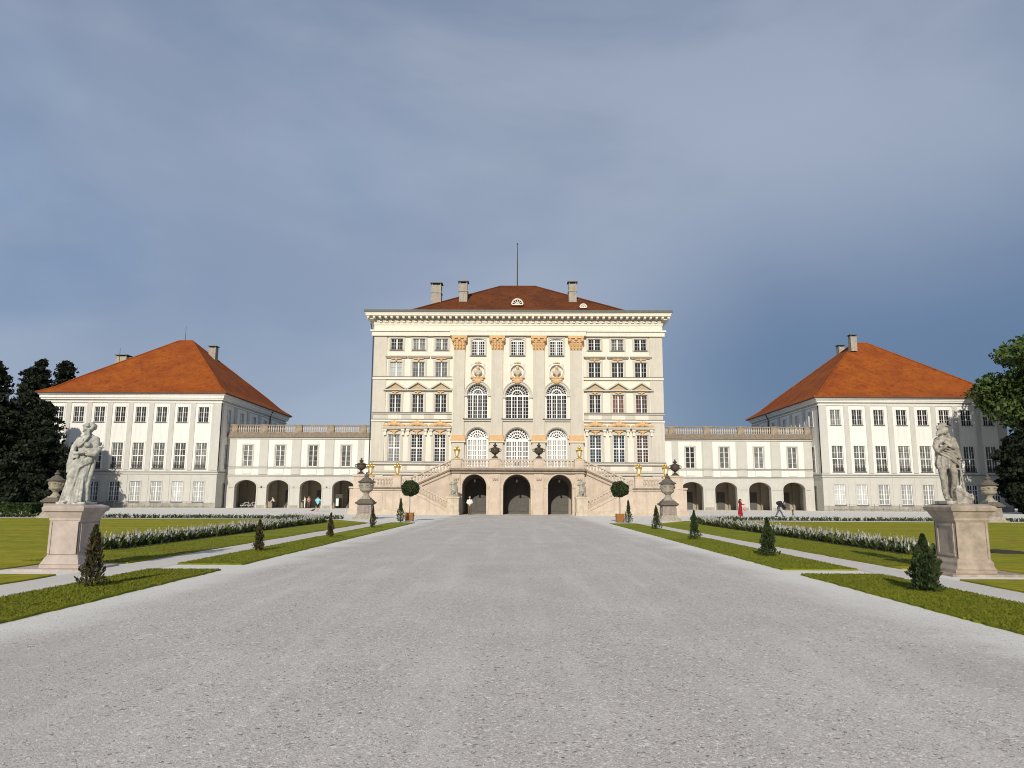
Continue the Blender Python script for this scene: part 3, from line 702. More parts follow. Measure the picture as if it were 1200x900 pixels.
    for i,c in enumerate(cl):
        a,b,d=pk[i]
        place(fr,t,c,12.44,ft,[pane(1.5,2.25,a),psurw(1.5,2.25),sillm(1.5,.12)]); place(fr,t,c,5.66,fm_,[pane(1.62,3.74,b),psurw(1.62,3.74),sillm(1.62,.14),grille]); place(fr,t,c,.93,fl,[pane(1.55,2.87,d),psur(1.55,2.87),sillm(1.55,.2)])
    fs=win_frame(1.4,2.25,4,3,mw=.15); 
    for c in sx: place(sf,t,c,12.44,fs,[pane(1.4,2.25,'pgrey'),surround(1.4,2.25,.16,m='white',y=-.06)])
    place(sf,t,sx[0],5.66,win_frame(1.5,3.74,4,4,transom=2),[pane(1.5,3.74,'pgrey'),surround(1.5,3.74,.16,m='white',y=-.06)])
    for c in [(a+b)/2 for a,b in zip(sx,sx[1:])]:
        mb=MB(sf); mb.box(c-.4,c+.4,-.08,.0,5.3,15.3); mb.build('pilaster_strip',M['grey'],t)
    mb=MB(sf); c=sx[0]; mb.box(c-.64,c+.64,.14,.2,.06,3.58)
    for z0,z1 in((.3,1.6),(1.8,3.3)):
        for s in(-1,1): mb.box(c+s*.32-.22,c+s*.32+.22,.11,.14,z0,z1)
    dr=mb.build('side_door',M['doorside'],t); mb=MB(sf); mb.ell((c+.06,.08,1.7),(.03,.05,.03)); mb.build('handle',M['chrome'],dr)
    # rain pipes
    mb=MB(sf); px=sx[0]+1.45 if sgn>0 else sx[0]-1.45
    mb.tube([(px*1.0,-.14,0),(px,-.14,10.9)],.09,8); 
    q=sx[3]+2 if sgn>0 else sx[3]-2; mb.tube([(q,-.62,zt-.15),(q,-.2,zt-1.),(q,-.16,11)],.09,8); mb.build('downpipe',M['pipe'],t)
    return t
g,d,w='pgrey','pdark','pwhite'
colsL=[-67.5,-64.47,-61.4,-58.33,-55.28,-52.2,-49.12,-46.02]; colsR=[46.75,49.93,53.1,56.4,59.5,62.65,65.85,69.05]
pavilion('white pavilion with an orange roof behind the draped woman statue, beside dark conifers',-69.9,-43.45,colsL,16.7,-56.6,[(-69.6,126,20,26.3,1.9),(-52.9,124.0,24,27.6,1.2)],1,
 [(d,g,d),(d,g,d),(d,g,g),(d,g,g),(d,g,w),(d,g,w),(d,g,w),(d,g,w)])
pavilion('white pavilion with an orange roof behind the hatted male statue, beside a leafy tree',44.35,71.6,colsR,16.45,58.6,[(56.0,118.6,26,28.8,1.0),(56.6,124.5,24,28.3,1.0)],-1,
 [(g,g,w),(d,g,w),(d,g,w),(d,g,w),(d,g,w),(d,g,w),(d,g,d),(d,g,d)])

# ================================================================== ARCADES
mb=MB(); prof=[(.085,0),(.085,.06),(.055,.09),(.05,.14),(.10,.30),(.105,.36),(.06,.52),(.045,.60),(.075,.64),(.075,.70)]
mb.lathe(prof,seg=8); BAL=mb.mesh('baluster',M['balstone'],smooth=True)
def bal_mesh(h,m,k=1.):
    mb=MB(); mb.lathe([(r*k,z*h/.70) for r,z in prof],seg=8); return mb.mesh('baluster',m,smooth=True)
def balustrade(fr,par,a,b,y,zA,zB,n,h=.95,m='balstone',bm_=None,dep=.3,rail=.14,foot=.12):
    """between local x=a (floor zA) and x=b (floor zB)"""
    mb=MB(fr)
    def slab(z0,z1,d):
        mb.hexa([(a,y-d,zA+z0),(b,y-d,zB+z0),(b,y+d,zB+z0),(a,y+d,zA+z0),(a,y-d,zA+z1),(b,y-d,zB+z1),(b,y+d,zB+z1),(a,y+d,zA+z1)])
    slab(0,foot,dep/2); slab(h-rail,h,dep/2+.03)
    r=mb.build('balustrade',M[m],par)
    for i in range(n):
        t=(i+.5)/n; mkobj('baluster',bm_,r,fr((a+(b-a)*t,y,zA+(zB-zA)*t+foot-.02)),fr.rot)
    return r
bal_arc=bal_mesh(.95,M['stonelt'],1.25); bal_ter=bal_mesh(.62,M['stone'],1.05)
fa=win_frame(1.4,3.18,2,4,mw=.12,tw=.04,wm=M['winwhite']); fg=surround(1.4,3.18,.2,m='grey',y=-.05)
def arcade(label,x0,x1,arches,wins,bp,pk,mirror):
    Y0=109.; fr=Fr(0,Y0,0); t=thing('arcade_wing',label,'building',((x0+x1)/2,Y0,0))
    AW=3.25; ops=[(a,AW,-.01,4.14,1.05,1,.9) for a in arches]+[(w_,1.4,6.16,9.34,0,1,.2) for w_ in wins]
    rules=[(w_-1.72,w_+1.72,4.9,10.15,0) for w_ in wins]
    if mirror: rules+=[(x0,wins[0]-2.75,4.9,10.15,0)]
    else: rules+=[(wins[-1]+2.75,x1,4.9,10.15,0)]
    mb=MB(fr); wall(mb,x0,x1,-.01,11.,ops,rules=rules,mi=1)
    D=9.
    mb.poly([(x0,D,0),(x1,D,0),(x1,D,11),(x0,D,11)],1); mb.poly([(x0,0,0),(x0,D,0),(x0,D,11),(x0,0,11)],1); mb.poly([(x1,0,0),(x1,D,0),(x1,D,11),(x1,0,11)],1)
    mb.box(x0+.02,x1-.02,.95,D-.1,4.9,10.9,1)
    mb.build('wall',[M['white'],M['grey']],t,recalc=False)
    # vaulted passage: back wall, transverse piers, ceiling
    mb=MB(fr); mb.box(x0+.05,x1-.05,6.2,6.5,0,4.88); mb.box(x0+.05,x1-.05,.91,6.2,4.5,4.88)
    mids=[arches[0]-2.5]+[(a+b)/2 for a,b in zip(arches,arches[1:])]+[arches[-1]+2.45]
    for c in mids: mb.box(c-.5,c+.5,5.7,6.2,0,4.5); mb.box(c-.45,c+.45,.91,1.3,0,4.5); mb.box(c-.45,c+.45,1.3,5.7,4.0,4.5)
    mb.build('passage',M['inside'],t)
    for i,a in enumerate(arches):
        mb=MB(fr); ad=a+(.9 if mirror else -.1); mb.box(ad-.6,ad+.6,6.12,6.2,.02,2.7)
        for z0,z1 in((.25,1.2),(1.4,2.5)):
            for s in(-1,1): mb.box(ad+s*.28-.2,ad+s*.28+.2,6.08,6.12,z0,z1)
        mb.build('passage_door',M['door'],t)
        # rim and imposts of the arch
        mb=MB(fr); p=[(a+u*1.05,3.09+v*1.07) for u,v in arcpts(AW,1.05,16)]
        for k in range(16): mb.bar(p[k],p[k+1],.16,-.07,.0)
        for s in(-1,1):
            mb.box(a+s*(AW/2+.09)-.08,a+s*(AW/2+.09)+.08,-.07,0,0,3.09); 
        for s in(-1,1): mb.box(a+s*(AW/2+.45)-.46,a+s*(AW/2+.45)+.42,-.1,-.072,3.0,3.2)
        mb.build('arch_rim',M['grey'],t)
    mb=MB(fr)
    for c in mids[1:-1]: mb.box(c-.92,c+.92,-.06,0,0,.42)
    mb.build('plinth',M['base'],t)
    for i,w_ in enumerate(wins):
        mb=MB(); mb.box(-.6,.6,-.06,0,-1.1,-.35); ap=sub(mb,'apron_panel',M['white'])
        mb=MB(); mb.box(-.66,.66,-.03,0,-1.16,-.29); ap2=sub(mb,'apron_border',M['grey'])
        place(fr,t,w_,6.16,fa,[pane(1.4,3.18,pk[i]),fg,ap,ap2])
    for a,b in zip(wins,wins[1:]):
        c=(a+b)/2; mb=MB(fr); mb.box(c-.62,c+.62,-.08,0,4.95,10.2); mb.build('pilaster_strip',M['grey'],t)
    mb=MB(fr); mb.box(x0+.02,x1-.02,-.14,0,5.9,6.02); mb.box(x0+.02,x1-.02,-.12,0,4.7,4.82); sc_=mb.build('string_course',M['grey'],t); mb=MB(fr); mb.box(x0+.02,x1-.02,-.18,0,6.022,6.09); mb.box(x0+.02,x1-.02,-.16,0,4.822,4.88); mb.build('flashing_shade_line',M['metal'],sc_)  # flashing strips darken both courses in place of their shadow lines
    mb=MB(fr); mb.box(x0+.02,x1-.02,-.2,.3,10.3,10.5); mb.build('frieze_moulding',M['white'],t)
    mb=MB(fr); mb.box(x0+.02,x1-.02,-.5,.3,10.52,10.72); mb.box(x0+.02,x1-.02,-.38,.6,10.72,11.0); mb.box(x0+.02,x1-.02,-.28,.7,11.0,11.18); mb.build('cornice',M['stonedk'],t)
    cuts=[]
    for c,w_ in bp:
        mb=MB(fr); mb.box(c-w_/2,c+w_/2,-.22,.3,11.18,12.3); mb.box(c-w_/2-.05,c+w_/2+.05,-.27,.35,12.3,12.42); mb.build('balustrade_pier',M['balstone'],t)
    e=sorted(bp); segs=[(x0+.03,e[0][0]-e[0][1]/2)]+[(p[0]+p[1]/2,q[0]-q[1]/2) for p,q in zip(e,e[1:])]+[(e[-1][0]+e[-1][1]/2,x1-.03)]
    for a,b in segs:
        if b-a>.4: balustrade(fr,t,a,b,0.02,11.18,11.18,max(1,int((b-a)/.33)),h=1.22,m='balstone',bm_=bal_arc,rail=.16,foot=.13)
    return t
arcade('white gallery wing over four arches, left of the palace, bicycles under its first arch',-43.4,-17.15,[-40.3,-35.5,-30.55,-25.7],[-40.25,-35.4,-30.45,-25.5],[(-42.4,.9),(-37.95,1.05),(-32.75,1.05),(-27.9,1.05),(-23.05,1.07)],['pgrey','pgrey','pgrey','pgrey'],False)
arcade('white gallery wing over four arches, right of the palace, woman in red walking before it',17.55,44.3,[26.2,31.22,36.25,41.3],[26.05,31.15,36.3,41.3],[(43.7,.9),(38.8,1.07),(33.75,1.05),(28.65,1.05),(23.4,1.05)],['pdark','pgrey','pgrey','pgrey'],True)
for lab,xa,xb in(('low wire railing with hoops along the foot of the pavilion behind the draped woman statue',-62.5,-45.2),('low wire railing with hoops along the foot of the pavilion behind the hatted male statue',45.6,61.5)):
    t=thing('low_railing',lab,'railing',((xa+xb)/2,104.6,0)); n=int((xb-xa)/1.6)
    for i in range(n+1):
        x=xa+(xb-xa)*i/n; mb=MB(); mb.box(x-.03,x+.03,104.57,104.63,0,1.0); mb.ell((x,104.6,1.03),(.05,.05,.05),6,4); mb.build('post',M['chrome'],t)
    mb=MB(); mb.tube([(xa,104.6,.92),(xb,104.6,.92)],.022,5)
    for i in range(n):
        a=xa+(xb-xa)*i/n; b=xa+(xb-xa)*(i+1)/n
        for sgn in(-1,1): mb.tube([(a+(b-a)*k/8,104.6,.55+sgn*.3*math.sin(PI*k/8)) for k in range(9)],.016,4)
    mb.build('rail',M['chrome'],t)
# ================================================================== TERRACE AND DOUBLE STAIR
TX=.2; WT=Fr(TX,73,0)
ter=thing('terrace_staircase','pink sandstone terrace on three arches with double stairs before the palace','staircase',(TX,73,0))
ar=[(-4.35,2.42),(-.1,2.75),(4.2,2.42)]
mb=MB(WT); wall(mb,-6.65,6.65,0,4.35,[(x,w,-.01,3.95,w/2,0,1.0) for x,w in ar],rules=[])
for s in(-1,1): mb.poly([(s*6.65,0,0),(s*6.65,13,0),(s*6.65,13,4.35),(s*6.65,0,4.35)])
mb.box(-6.6,6.6,1.02,12.9,4.1,4.34)
mb.build('terrace_wall',M['stone'],ter,recalc=False)
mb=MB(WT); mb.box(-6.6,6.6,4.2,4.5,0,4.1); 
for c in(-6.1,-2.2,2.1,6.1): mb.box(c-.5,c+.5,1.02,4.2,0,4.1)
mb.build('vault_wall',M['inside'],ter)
for x,w in ar:
    mb=MB(WT); p=[(x-w/2+.1,.0),(x+w/2-.1,.0)]+[(x-u*.95,2.6+v*.95) for u,v in arcpts(w,w/2-.1,14)]; mb.prism_xz(p,4.1,4.19)
    for z0,z1 in((.25,1.5),(1.7,2.6)):
        for s in(-1,1): mb.box(x+s*w*.23-w*.19,x+s*w*.23+w*.19,4.06,4.1,z0,z1)
    mb.box(x-.03,x+.03,4.05,4.1,0,3.3); mb.build('arch_door',M['door'],ter)
    mb=MB(WT); pp=[(x+u*1.07,3.95-w/2+v*1.07) for u,v in arcpts(w,w/2,16)]
    for k in range(16): mb.bar(pp[k],pp[k+1],.14,-.07,.0)
    for s in(-1,1): mb.box(x+s*(w/2+.17)-.17,x+s*(w/2+.17)+.17,-.09,0,3.95-w/2-.12,3.95-w/2+.1); mb.box(x+s*(w/2+.1)-.1,x+s*(w/2+.1)+.1,-.05,0,0,3.95-w/2-.12)
    mb.build('arch_rim',M['stone'],ter)
    mb=MB(WT); mb.tube([(x,-.3+1.3,3.95),(x,1.0,3.5)],.012,4); mb.lathe([(.05,0),(.11,.08),(.09,.3),(.03,.36)],x,1.0,3.15,8)
    mb.build('hanging_lantern',M['pipe'],ter)
for c,w in((-2.25,.98),(2.1,.98),(-6.15,.85),(6.15,.85)):
    mb=MB(WT); mb.box(c-w/2,c+w/2,-.12,0,0,4.0); mb.box(c-w/2-.05,c+w/2+.05,-.16,0,0,.4); mb.box(c-.3,c+.3,-.2,-.12,3.55,3.9); 
    for k in range(3): mb.ell((c-.18+.18*k,-.22,3.5),(.08,.08,.14),8,5)
    mb.build('pier',M['stone'],ter)
mb=MB(WT); mb.box(-6.8,6.8,-.2,.2,4.06,4.14); mb.box(-6.85,6.85,-.3,12.9,4.352,4.56); mb.build('cornice',M['stonedk'],ter)
# top balustrade and pedestals
peds=[(-6.1,.95),(-2.3,.98),(2.1,.98),(6.15,.95)]
for c,w in peds:
    mb=MB(WT); mb.box(c-w/2,c+w/2,-.28,.3,4.56,5.42); mb.box(c-w/2-.06,c+w/2+.06,-.34,.36,5.42,5.52); mb.build('balustrade_pedestal',M['stone'],ter)
for (a,wa),(b,wb),n in((peds[0],peds[1],9),(peds[1],peds[2],11),(peds[2],peds[3],9)):
    balustrade(WT,ter,a+wa/2,b-wb/2,0,4.56,4.56,n,h=.9,m='stone',bm_=bal_ter,rail=.15,foot=.14)
for s in(-1,1):
    side='left' if s<0 else 'right'
    X=lambda a,b: sorted((s*a,s*b))
    ztop,zmid=4.5,2.62; xa,xb=6.65,10.9
    # upper flight: solid under the steps with its outer face, 12 steps
    n=12; mb=MB(WT); dx=(xb-xa)/n; dz=(ztop-zmid)/n
    for i in range(n): mb.box(*X(xa+dx*i,xa+dx*(i+1)),.65,2.6,0,ztop-dz*(i+1)+dz*.999)
    mb.build('steps',M['stonelt'],ter)
    mb=MB(WT); pts=[(s*xa,0),(s*(xb+.9),0),(s*(xb+.9),zmid),(s*xb,zmid+.02),(s*xa,ztop+.02)]
    if s<0: pts=pts[::-1]
    mb.prism_xz(pts,.42,.64); mb.build('flight_wall',M['stone'],ter)
    mb=MB(WT); mb.bar((s*xa,ztop-.02),(s*(xb+.2),zmid-.1),.16,.3,.70); mb.bar((s*xa,ztop-.42),(s*(xb-.3),zmid-.28),.09,.36,.42); mb.build('string_moulding',M['stonedk'],ter)
    balustrade(WT,ter,s*(xa+.02),s*(xb-.1),.5,ztop+.05,zmid+.12,13,h=.92,m='stone',bm_=bal_ter,rail=.15,foot=.16)
    # lower flight in front
    xl0,xl1,zl1=11.1,6.75,.42; n=14; mb=MB(WT); dx=(xl0-xl1)/n; dz=(zmid-zl1)/n
    for i in range(n): mb.box(*X(xl1+dx*i,xl1+dx*(i+1)),-1.75,.38,0,zl1+dz*(i+.999))
    for k in range(3): mb.box(*X(xl1-.9+.3*k,xl1-.6+.3*k+.02),-1.75,-.15,0,.14*(k+1))
    mb.build('steps',M['stonelt'],ter)
    mb=MB(WT); pts=[(s*xl1,0),(s*xl0,0),(s*xl0,zmid),(s*xl1,zl1)]
    if s<0: pts=pts[::-1]
    mb.prism_xz(pts,-2.0,-1.77); mb.build('flight_wall',M['stone'],ter)
    mb=MB(WT); mb.bar((s*(xl0+.0),zmid-.02),(s*xl1,zl1-.02),.14,-2.08,-1.7); mb.box(*X(xl1+.02,15.7),-2.06,-2.0,0,.42); mb.build('string_moulding',M['stonelt'],ter)
    balustrade(WT,ter,s*(xl0-.05),s*(xl1+.02),-1.88,zmid+.05,zl1+.03,15,h=.92,m='stone',bm_=bal_ter,rail=.15,foot=.16)
    # landing block
    mb=MB(WT); mb.box(*X(11.1,15.75),-2.0,2.6,0,2.5); mb.build('landing_block',M['stone'],ter)
    mb=MB(WT); mb.box(*X(11.1,15.85),-2.14,2.7,2.5,2.64); mb.box(*X(11.12,15.8),-2.06,-2.0,2.28,2.34); mb.build('landing_cornice',M['stonedk'],ter)
    for a,b in((11.45,12.9),(13.1,14.3)):
        mb=MB(WT)
        for q in((a,b,.55,.62),(a,b,2.08,2.15),(a,a+.07,.62,2.08),(b-.07,b,.62,2.08)): mb.box(*X(q[0],q[1]),-2.035,-2.0,q[2],q[3])
        mb.build('wall_panel',M['stone'],ter)
    for c,w,zt,y in((11.75,.8,3.72,-1.88),(14.35,.55,3.72,-1.88)):
        mb=MB(WT); mb.box(*X(c-w/2,c+w/2),y-.26,y+.26,2.64,zt-.1); mb.box(*X(c-w/2-.06,c+w/2+.06),y-.32,y+.32,zt-.1,zt); mb.build('balustrade_pedestal',M['stone'],ter)
    balustrade(WT,ter,s*12.15,s*14.07,-1.88,2.64,2.64,7,h=.93,m='stone',bm_=bal_ter,rail=.15,foot=.14)
    balustrade(WT,ter,s*11.3,s*14.6,2.4,2.64,2.64,10,h=.93,m='stone',bm_=bal_ter,rail=.15,foot=.14)
    # big end pier with the urn
    mb=MB(WT); mb.box(*X(14.75,15.95),-2.2,-1.0,0,3.66); mb.box(*X(14.65,16.05),-2.3,-.9,3.66,3.84); mb.box(*X(14.68,16.35),-2.27,-.9,2.5,2.66); mb.box(*X(15.95,16.3),-2.1,-1.,0,2.5); mb.box(*X(14.68,16.4),-2.28,-.9,0,.4); mb.build('end_pier',M['stone'],ter)
    # newel
    nx=6.2 if s<0 else 6.12
    mb=MB(WT); a=nx; mb.box(*X(a-.55,a+.55),-3.0,-1.9,.3,1.6); mb.box(*X(a-.6,a+.6),-3.05,-1.85,0,.3); mb.box(*X(a-.63,a+.63),-3.08,-1.82,1.6,1.75); mb.build('newel',M['stonelt'],ter)
    # armorial figure: curling scroll body, oval shield and crest
    fx=TX+s*nx; fy=73-2.45; mb=MB()
    mb.tube([(fx-.32,fy,1.8),(fx-.1,fy-.02,2.0),(fx+.06,fy,2.35),(fx-.08,fy,2.75)],[.16,.2,.22,.16],10)
    mb.tube([(fx+.36,fy,1.8),(fx+.3,fy,2.1),(fx+.34,fy,2.5),(fx+.2,fy,2.85)],[.15,.13,.12,.14],10)
    mb.ell((fx,fy-.18,2.42),(.29,.12,.4)); mb.ell((fx,fy-.26,2.42),(.2,.08,.29)); mb.box(fx-.42,fx+.42,fy-.3,fy+.3,1.75,1.86)
    mb.ell((fx-.05,fy-.02,2.98),(.34,.25,.19)); mb.ell((fx-.3,fy,2.9),(.17,.16,.1)); mb.ell((fx+.22,fy,3.1),(.2,.14,.12)); mb.ell((fx+.02,fy+.05,3.17),(.16,.13,.1))
    me=fuse(mb,.035,1,M['marbledk'],'armorial_sculpture',(fx,fy,1.75),disp=(.05,.12))
    tag(mkobj('armorial_sculpture',me,None,(fx,fy,1.75)),'weathered stone crested shield sculpture on the %s stair newel beside the arches'%side,'sculpture','armorial sculptures on the stair newels')

def urn(x,y,z,label):
    t=thing('bronze_urn',label,'urn',(x,y,z),'dark bronze urns on the balustrades')
    mb=MB(); mb.box(x-.34,x+.34,y-.34,y+.34,z,z+.09); mb.lathe([(.30,.09),(.31,.14),(.2,.22),(.11,.3),(.10,.38),(.17,.42)],x,y,z,16); mb.build('foot',M['bronze'],t,smooth=True)
    mb=MB(); mb.lathe([(.10,.42),(.28,.5),(.42,.66),(.47,.84),(.43,.92),(.52,.98),(.50,1.02),(.3,1.04)],x,y,z,20)
    for s in(-1,1): mb.tube([(x+s*.44,y,z+.7),(x+s*.6,y,z+.78),(x+s*.6,y,z+.95),(x+s*.46,y,z+.98)],.045,6)
    mb.build('bowl',M['bronze'],t,smooth=True)
    mb=MB(); mb.lathe([(.44,1.03),(.34,1.1),(.16,1.16),(.10,1.2),(.2,1.28),(.22,1.34),(.1,1.44),(.06,1.5),(.1,1.54),(.04,1.62)],x,y,z,14); mb.build('lid',M['bronze'],t,smooth=True)
urn(TX-2.3,73.02,5.52,'dark bronze urn on the terrace balustrade left of the middle door')
urn(TX+2.1,73.02,5.52,'dark bronze urn on the terrace balustrade right of the middle door')
urn(TX-15.35,71.4,3.84,'dark bronze urn on the stair end pier beside the left gallery arches')
urn(TX+15.35,71.4,3.84,'dark bronze urn on the stair end pier beside the right gallery arches')
def lamp(x,y,z,label):
    t=thing('gilded_lantern',label,'lantern',(x,y,z),'gilded lanterns on the terrace and stairs')
    mb=MB(); mb.lathe([(.34,0),(.30,.08),(.15,.14),(.10,.22),(.2,.28)],x,y,z,12); mb.build('foot',M['gold'],t,smooth=True)
    mb=MB(); z0,z1=z+.28,z+.82
    for i in range(6):
        a=2*PI*i/6; c,s=math.cos(a),math.sin(a); mb.tube([(x+c*.17,y+s*.17,z0),(x+c*.29,y+s*.29,z1)],.028,5)
        b=2*PI*(i+1)/6; mb.tube([(x+c*.29,y+s*.29,z1),(x+math.cos(b)*.29,y+math.sin(b)*.29,z1)],.035,5)
    cg=mb.build('cage',M['gold'],t)
    mb=MB(); mb.lathe([(.15,.29),(.255,.8)],x,y,z,6); mb.build('glass',M['lampglass'],cg)
    mb=MB(); mb.lathe([(.34,.83),(.38,.87),(.30,.95),(.2,1.04),(.12,1.1)],x,y,z,12)
    for i in range(6): a=2*PI*i/6; mb.ell((x+math.cos(a)*.3,y+math.sin(a)*.3,z+.94),(.05,.05,.09),6,4)
    mb.lathe([(.08,1.08),(.17,1.13),(.15,1.2),(.06,1.24),(.02,1.3)],x,y,z,10); mb.build('crown',M['gold'],t,smooth=True)
lamp(TX-6.12,73.02,5.52,'gilded lantern on the upper left corner of the terrace'); lamp(TX+6.15,73.02,5.52,'gilded lantern on the upper right corner of the terrace')
lamp(TX-11.75,71.12,3.72,'gilded lantern at the head of the lower left flight, above the ball tree'); lamp(TX+11.75,71.12,3.72,'gilded lantern at the head of the lower right flight, above the ball tree')
lamp(TX-14.35,71.12,3.72,'gilded lantern beside the bronze urn at the left end of the stairs'); lamp(TX+14.35,71.12,3.72,'gilded lantern beside the bronze urn at the right end of the stairs')

# ================================================================== LIDDED STONE VASES
def vase(x,y,label,plab,k=1.,pinkped=False):
    p=thing('vase_pedestal',plab,'pedestal',(x,y,0),'pedestals of the stone vases')
    mb=MB(); mb.box(x-.8*k,x+.8*k,y-.8*k,y+.8*k,0,.16); mb.taper(x,y,.16,.4,.68*k,.68*k,.56*k,.56*k); mb.build('plinth',M['vase'],p)
    mb=MB(); mb.taper(x,y,.4,1.06,.54*k,.54*k,.5*k,.5*k); 
    for s in(-1,1): mb.box(x-.34,x+.34,y+s*.55-.02,y+s*.55+.02,.5,.98); mb.box(x+s*.55-.02,x+s*.55+.02,y-.34,y+.34,.5,.98)
    mb.build('shaft',M['pink_'],p)
    mb=MB(); mb.taper(x,y,1.06,1.16,.5*k,.5*k,.66*k,.66*k); mb.box(x-.68*k,x+.68*k,y-.68*k,y+.68*k,1.16,1.28); mb.taper(x,y,1.28,1.5,.62*k,.62*k,.42*k,.42*k); mb.build('capping',M['vasetop'],p)
    t=thing('stone_vase',label,'vase',(x,y,1.5),'lidded stone vases on pedestals')
    mb=MB(); mb.box(x-.36,x+.36,y-.36,y+.36,1.5,1.6); mb.lathe([(.34,.1),(.3,.18),(.2,.3),(.19,.42),(.3,.5),(.32,.55)],x,y,1.5,18); mb.build('foot',M['vase'],t,smooth=True)
    mb=MB(); mb.lathe([(.2,.5),(.42,.58),(.49,.68),(.50,.78),(.44,.82),(.47,.86),(.50,1.1),(.54,1.2)],x,y,1.5,20)
    for s in(-1,1): mb.ell((x+s*.48,y,2.5),(.12,.14,.16),8,6)
    for k_ in range(8):
        a=2*PI*k_/8+.3; mb.ell((x+math.cos(a)*.5,y+math.sin(a)*.5,2.56),(.1,.1,.06),6,4)
    mb.build('bowl',M['vase'],t,smooth=True)
    mb=MB(); mb.lathe([(.54,1.2),(.66,1.24),(.67,1.3),(.55,1.36),(.45,1.4),(.30,1.56),(.18,1.62),(.13,1.68),(.2,1.74),(.16,1.84),(.05,1.9),(.09,1.96),(.02,2.05)],x,y,1.5,18); mb.build('lid',M['vasetop'],t,smooth=True)
vase(-11.33,55.5,'lidded stone vase standing before the left stair landing','square pedestal of the vase before the left stair landing')
vase(11.5,55.6,'lidded stone vase standing before the right stair landing','square pedestal of the vase before the right stair landing')
vase(-34.75,55.2,'lidded stone vase at the lawn edge behind the draped woman statue, near the dark conifers','square pedestal of the vase behind the draped woman statue',pinkped=True)
vase(35.5,55.2,'lidded stone vase at the lawn edge behind the hatted male statue','pinkish pedestal of the vase behind the hatted male statue',pinkped=True)

# ================================================================== STATUES
def pedestal(x,y,lab,h,big=False):
    PM=M['pedbrown'] if big else M['ped']
    p=thing('statue_pedestal',lab,'pedestal',(x,y,0),'moulded marble statue pedestals')
    w=.315 if not big else .345; d=.40; b=.445
    mb=MB(); mb.box(x-b-.5,x+b+.22,y-b-.25,y+b+.3,0,.05) if x<0 else mb.box(x-b-.22,x+b+.5,y-b-.25,y+b+.3,0,.05); mb.build('foundation_slab',PM,p)
    mb=MB(); mb.box(x-b,x+b,y-b,y+b,.03,.13); 
    L=[(b-.02,.13),(b-.05,.2),(w+.05,.27),(w+.015,.33),(w+.01,.36)]
    for (r0,z0),(r1,z1) in zip(L,L[1:]): mb.taper(x,y,z0,z1,r0,r0+.04,r1,r1+.04)
    mb.build('plinth',PM,p)
    mb=MB(); mb.box(x-w,x+w,y-d,y+d,.34,h-.36)
    for s in(-1,1):   # sunk panels framed by raised strips
        for q in((-d+.08,-d+.13,.45,h-.47),(d-.13,d-.08,.45,h-.47)): mb.box(*sorted((x+s*w,x+s*(w+.022))),y+q[0],y+q[1],q[2],q[3])
        for z0,z1 in((.40,.46),(h-.48,h-.42)): mb.box(*sorted((x+s*w,x+s*(w+.021))),y-d+.08,y+d-.08,z0,z1)
        for q in((-w+.0,-w+.05),(w-.05,w)): mb.box(x+q[0],x+q[1],y+s*d-.02,y+s*d+.02,.36,h-.38)
    mb.build('shaft',PM,p)
    mb=MB(); L=[(w+.01,h-.38),(w+.03,h-.34),(w+.03,h-.30),(w+.07,h-.22),(w+.09,h-.17),(w+.14,h-.14),(w+.15,h-.07),(w+.12,h-.04),(w+.02,h)]
    for (r0,z0),(r1,z1) in zip(L,L[1:]): mb.taper(x,y,z0,z1,r0,r0+.06,r1,r1+.06)
    mb.build('capping',PM,p)
    return p
pedestal(-9.93,16.6,'pale pink marble pedestal carrying the draped woman statue',1.42)
pedestal(9.93,16.55,'weathered pink marble pedestal carrying the hatted male statue',1.52,True)
def drape(mb,secs,seg=44,folds=9,amp=.022,tw=.9,ph=0):
    """lofted cloth: secs=(cx,cy,z,rx,ry,fold)"""
    k=len(mb.v); n=len(secs)
    for i,(cx,cy,z,rx,ry,f) in enumerate(secs):
        for j in range(seg):
            a=2*PI*j/seg; w=math.sin(folds*a+tw*z*5+ph)+.6*math.sin((folds*1.7)*a-tw*z*7+1.3)+.5*math.sin(3*a+z*4)
            r=1+f*amp*w/ max(rx,.05)
            mb.v.append(mb.fr((cx+math.cos(a)*rx*r,cy+math.sin(a)*ry*r,z)))
    for i in range(n-1):
        for j in range(seg): j2=(j+1)%seg; mb.f.append((k+i*seg+j,k+i*seg+j2,k+(i+1)*seg+j2,k+(i+1)*seg+j)); mb.mi.append(0)
    mb.f.append(tuple(k+j for j in reversed(range(seg)))); mb.mi.append(0); mb.f.append(tuple(k+(n-1)*seg+j for j in range(seg))); mb.mi.append(0)
def rotx(ax,deg): return Matrix.Rotation(R(deg),3,ax)
